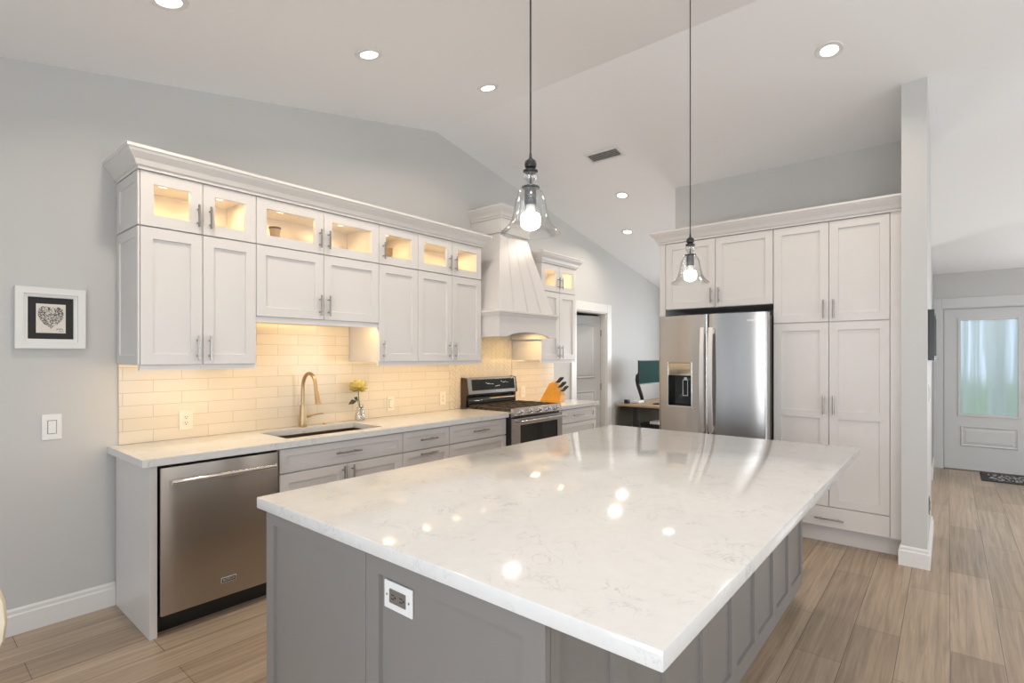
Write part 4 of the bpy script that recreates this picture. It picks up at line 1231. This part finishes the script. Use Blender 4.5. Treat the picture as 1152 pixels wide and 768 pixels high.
MB().hexa([(HX0 + .003, bow(HX0) + .002, 1.262), (HX1 - .003, bow(HX1) + .006, 1.262), (HX1 - .003, bow(HX1) + .05, 1.262), (HX0 + .003, bow(HX0) + .05, 1.262)],
          [(HX0 + .003, bow(HX0) - .004, HZ1 - .004), (HX1 - .003, bow(HX1), HZ1 - .004), (HX1 - .003, bow(HX1) + .05, HZ1 - .004), (HX0 + .003, bow(HX0) + .05, HZ1 - .004)]).build('control_screen', plain('mirror_control_panel', (.55, .53, .48), .08, 1.0), dsp)
pdl = MB()
px0, px1, pz0, pz1 = .215, .262, 1.085, 1.225; yp = bow(.2) + .035
for bx_ in ((px0, pz0, px0 + .005, pz1), (px1 - .005, pz0, px1, pz1), (px0 + .005, pz0, px1 - .005, pz0 + .005), (px0 + .005, pz1 - .005, px1 - .005, pz1)): pdl.box(bx_[0], yp, bx_[1], bx_[2], yp + .006, bx_[3])
pdl.box(px0 + .01, yp + .006, pz1 - .005, px1 - .01, yb - .010, pz1 + .02)
pdl.build('paddle', M_CHROME, dsp)
xt = .805
text_mesh('lettering', 'Whirlpool', .026, M_LETTER, dr, Matrix.Translation((xt, bow(xt) - .0022, 1.715)) @ Matrix.Rotation(math.atan(.080 * (xt - .45) / .45 ** 2), 4, 'Z') @ FACE, .0006)

# ---------------------------------------------------------------- desk corner
dk = thing('standing_desk', 'wood-topped desk with black legs against the wall beyond the doorway', 'desk', (.04, 6.72, 0))
MB().box(0, 0, .715, .70, 1.45, .745, .006).build('desktop', M_DESK, dk)
for y in (.09, 1.25):
    m = MB().box(.22, y - .03, .03, .29, y + .03, .70, .004); m.box(.04, y - .035, 0, .66, y + .035, .03, .004); m.box(.06, y - .03, .69, .64, y + .03, .715)
    m.build('leg', M_BLACK, dk)
MB().box(.235, .125, .62, .275, 1.215, .68).build('crossbar', M_BLACK, dk)
MB().box(.0, .03, .12, .018, 1.42, .70).build('olive_back_sheet', M_OLIVE, dk)  # thin dark olive sheet along the wall below the desktop
mn = thing('computer_monitor', 'flat monitor, teal reflection painted on its screen, on a black arm above the desk', 'monitor', (.40, 7.05, .745))
MB().box(-.02, -.36, .285, .0, .36, .625, .004).build('casing', M_BLACK, mn)
MB().box(.0, -.352, .297, .0015, .352, .618).build('screen', M_SCREEN, mn)
am = MB().lathe([(.045, 0), (.045, .012), (.022, .016), (.022, .05), (.001, .05)], (-.22, .19, .0005), 18)
am.tube([(-.22, .19, .04), (-.21, .14, .10), (-.17, -.06, .28), (-.15, -.11, .34)], [.027, .028, .028, .030], 12)
am.tube([(-.15, -.11, .34), (-.14, -.12, .40), (-.11, -.09, .44), (-.05, -.02, .46), (-.025, .0, .46)], [.030, .030, .026, .022, .018], 12)
am.box(-.035, -.06, .40, -.02, .06, .52)
am.build('arm', M_BLACK, mn, True)
tag(MB().box(.09, 6.84, .7455, .15, 6.91, .80, .005).build('speaker_box', M_BLACK), 'small black box at the near edge of the desk', 'box')
tag(MB().box(.15, 6.95, .7455, .27, 7.13, .785, .012, 3).build('device_dock', M_PLATE), 'white rounded device on the desk behind the small black box', 'device')
kb_ = thing('keyboard', 'flat dark keyboard on the desk in front of the monitor', 'keyboard', (.55, 7.15, .7455))
MB().box(-.07, -.2, 0, .07, .2, .012, .004).build('case', M_BLACK, kb_)
m = MB()
for i in range(4):
    for j in range(13): m.box(-.058 + i * .03, -.19 + j * .0295, .012, -.034 + i * .03, -.166 + j * .0295, .017)
m.build('keys', M_GREYBLUE, kb_)
tw = thing('computer_tower', 'black computer tower standing on the floor under the desk', 'computer', (.48, 7.12, 0))
MB().box(-.22, -.10, .0, .22, .10, .46, .006).build('case', M_BLACK, tw)
m = MB()
for k in range(6): m.box(.2201, -.08, .06 + k * .05, .223, .08, .075 + k * .05)
m.build('front_grille', M_GREYBLUE, tw)
tag(MB().box(.42, 6.98, .4605, .56, 7.20, .50, .004).build('paper_box', M_PLATE), 'white box lying on the computer tower under the desk', 'box')

# ---------------------------------------------------------------- hall
def hall_frame(x, y0, y1, z0, z1, label):
    t = thing('framed_picture', label, 'picture', (x, (y0 + y1) / 2, (z0 + z1) / 2), WXR, 'pictures on the hall wall')
    a_ = (y1 - y0) / 2; h_ = (z1 - z0) / 2; f = .03; d = .035
    m = MB(); m.box(-a_, -d, -h_, -a_ + f, 0, h_); m.box(a_ - f, -d, -h_, a_, 0, h_); m.box(-a_ + f, -d, -h_, a_ - f, 0, -h_ + f); m.box(-a_ + f, -d, h_ - f, a_ - f, 0, h_)
    m.build('frame', M_BLACK, t); MB().box(-a_ + f, -.02, -h_ + f, a_ - f, 0, h_ - f).build('print', M_PAPER, t)
hall_frame(3.5803, 4.60, 4.92, 1.40, 1.75, 'dark-edged picture seen edge-on on the hall wall end nearest the pantry')
hall_frame(3.5803, 5.05, 5.35, 1.40, 1.75, 'second edge-on picture farther along the same hall wall')
plate((3.5803, 4.80, 1.16), WXR, 'white light switch on the hall wall below the first picture', 'switch')
plate((3.5803, 4.80, .36), WXR, 'low outlet on the hall wall just above the baseboard', 'outlet', mat=M_SOCK)
dm = thing('door_mat', 'grey and black woven door mat on the floor in front of the entry door', 'door mat', (4.42, 8.33, .0005))
m = MB(); m.box(-.44, -.27, 0, .44, .27, .008, .002); m.build('border', M_MATEDGE, dm)
MB().box(-.37, -.20, .008, .37, .20, .0095).build('weave', M_DOORMAT, dm)
# cream chair whose back just enters the left edge of the frame
ch = thing('upholstered_chair', 'cream upholstered chair back at the far left edge of the picture', 'chair', (1.587, -.066, 0), R(20))
CHX, CHY = 0, 0
MB().box(-.22, -.21, .42, .22, .22, .49, .03, 3).build('seat', M_CREAM, ch, True)
m = MB().ball((0, .22, .70), .165, 1.25, .22, 1.0, 20); m.build('backrest', M_CREAM, ch, True)
for sx in (-1, 1): MB().tube([(sx * .10, .19, .45), (sx * .10, .235, .58), (sx * .10, .235, .66)], .012, 10).build('back_strut', M_DESK, ch, True)
for sx in (-1, 1):
    for sy in (-1, 1): MB().tube([(sx * .18, sy * .17, .43), (sx * .20, sy * .20, 0)], [.018, .012], 10).build('leg', M_DESK, ch, True)
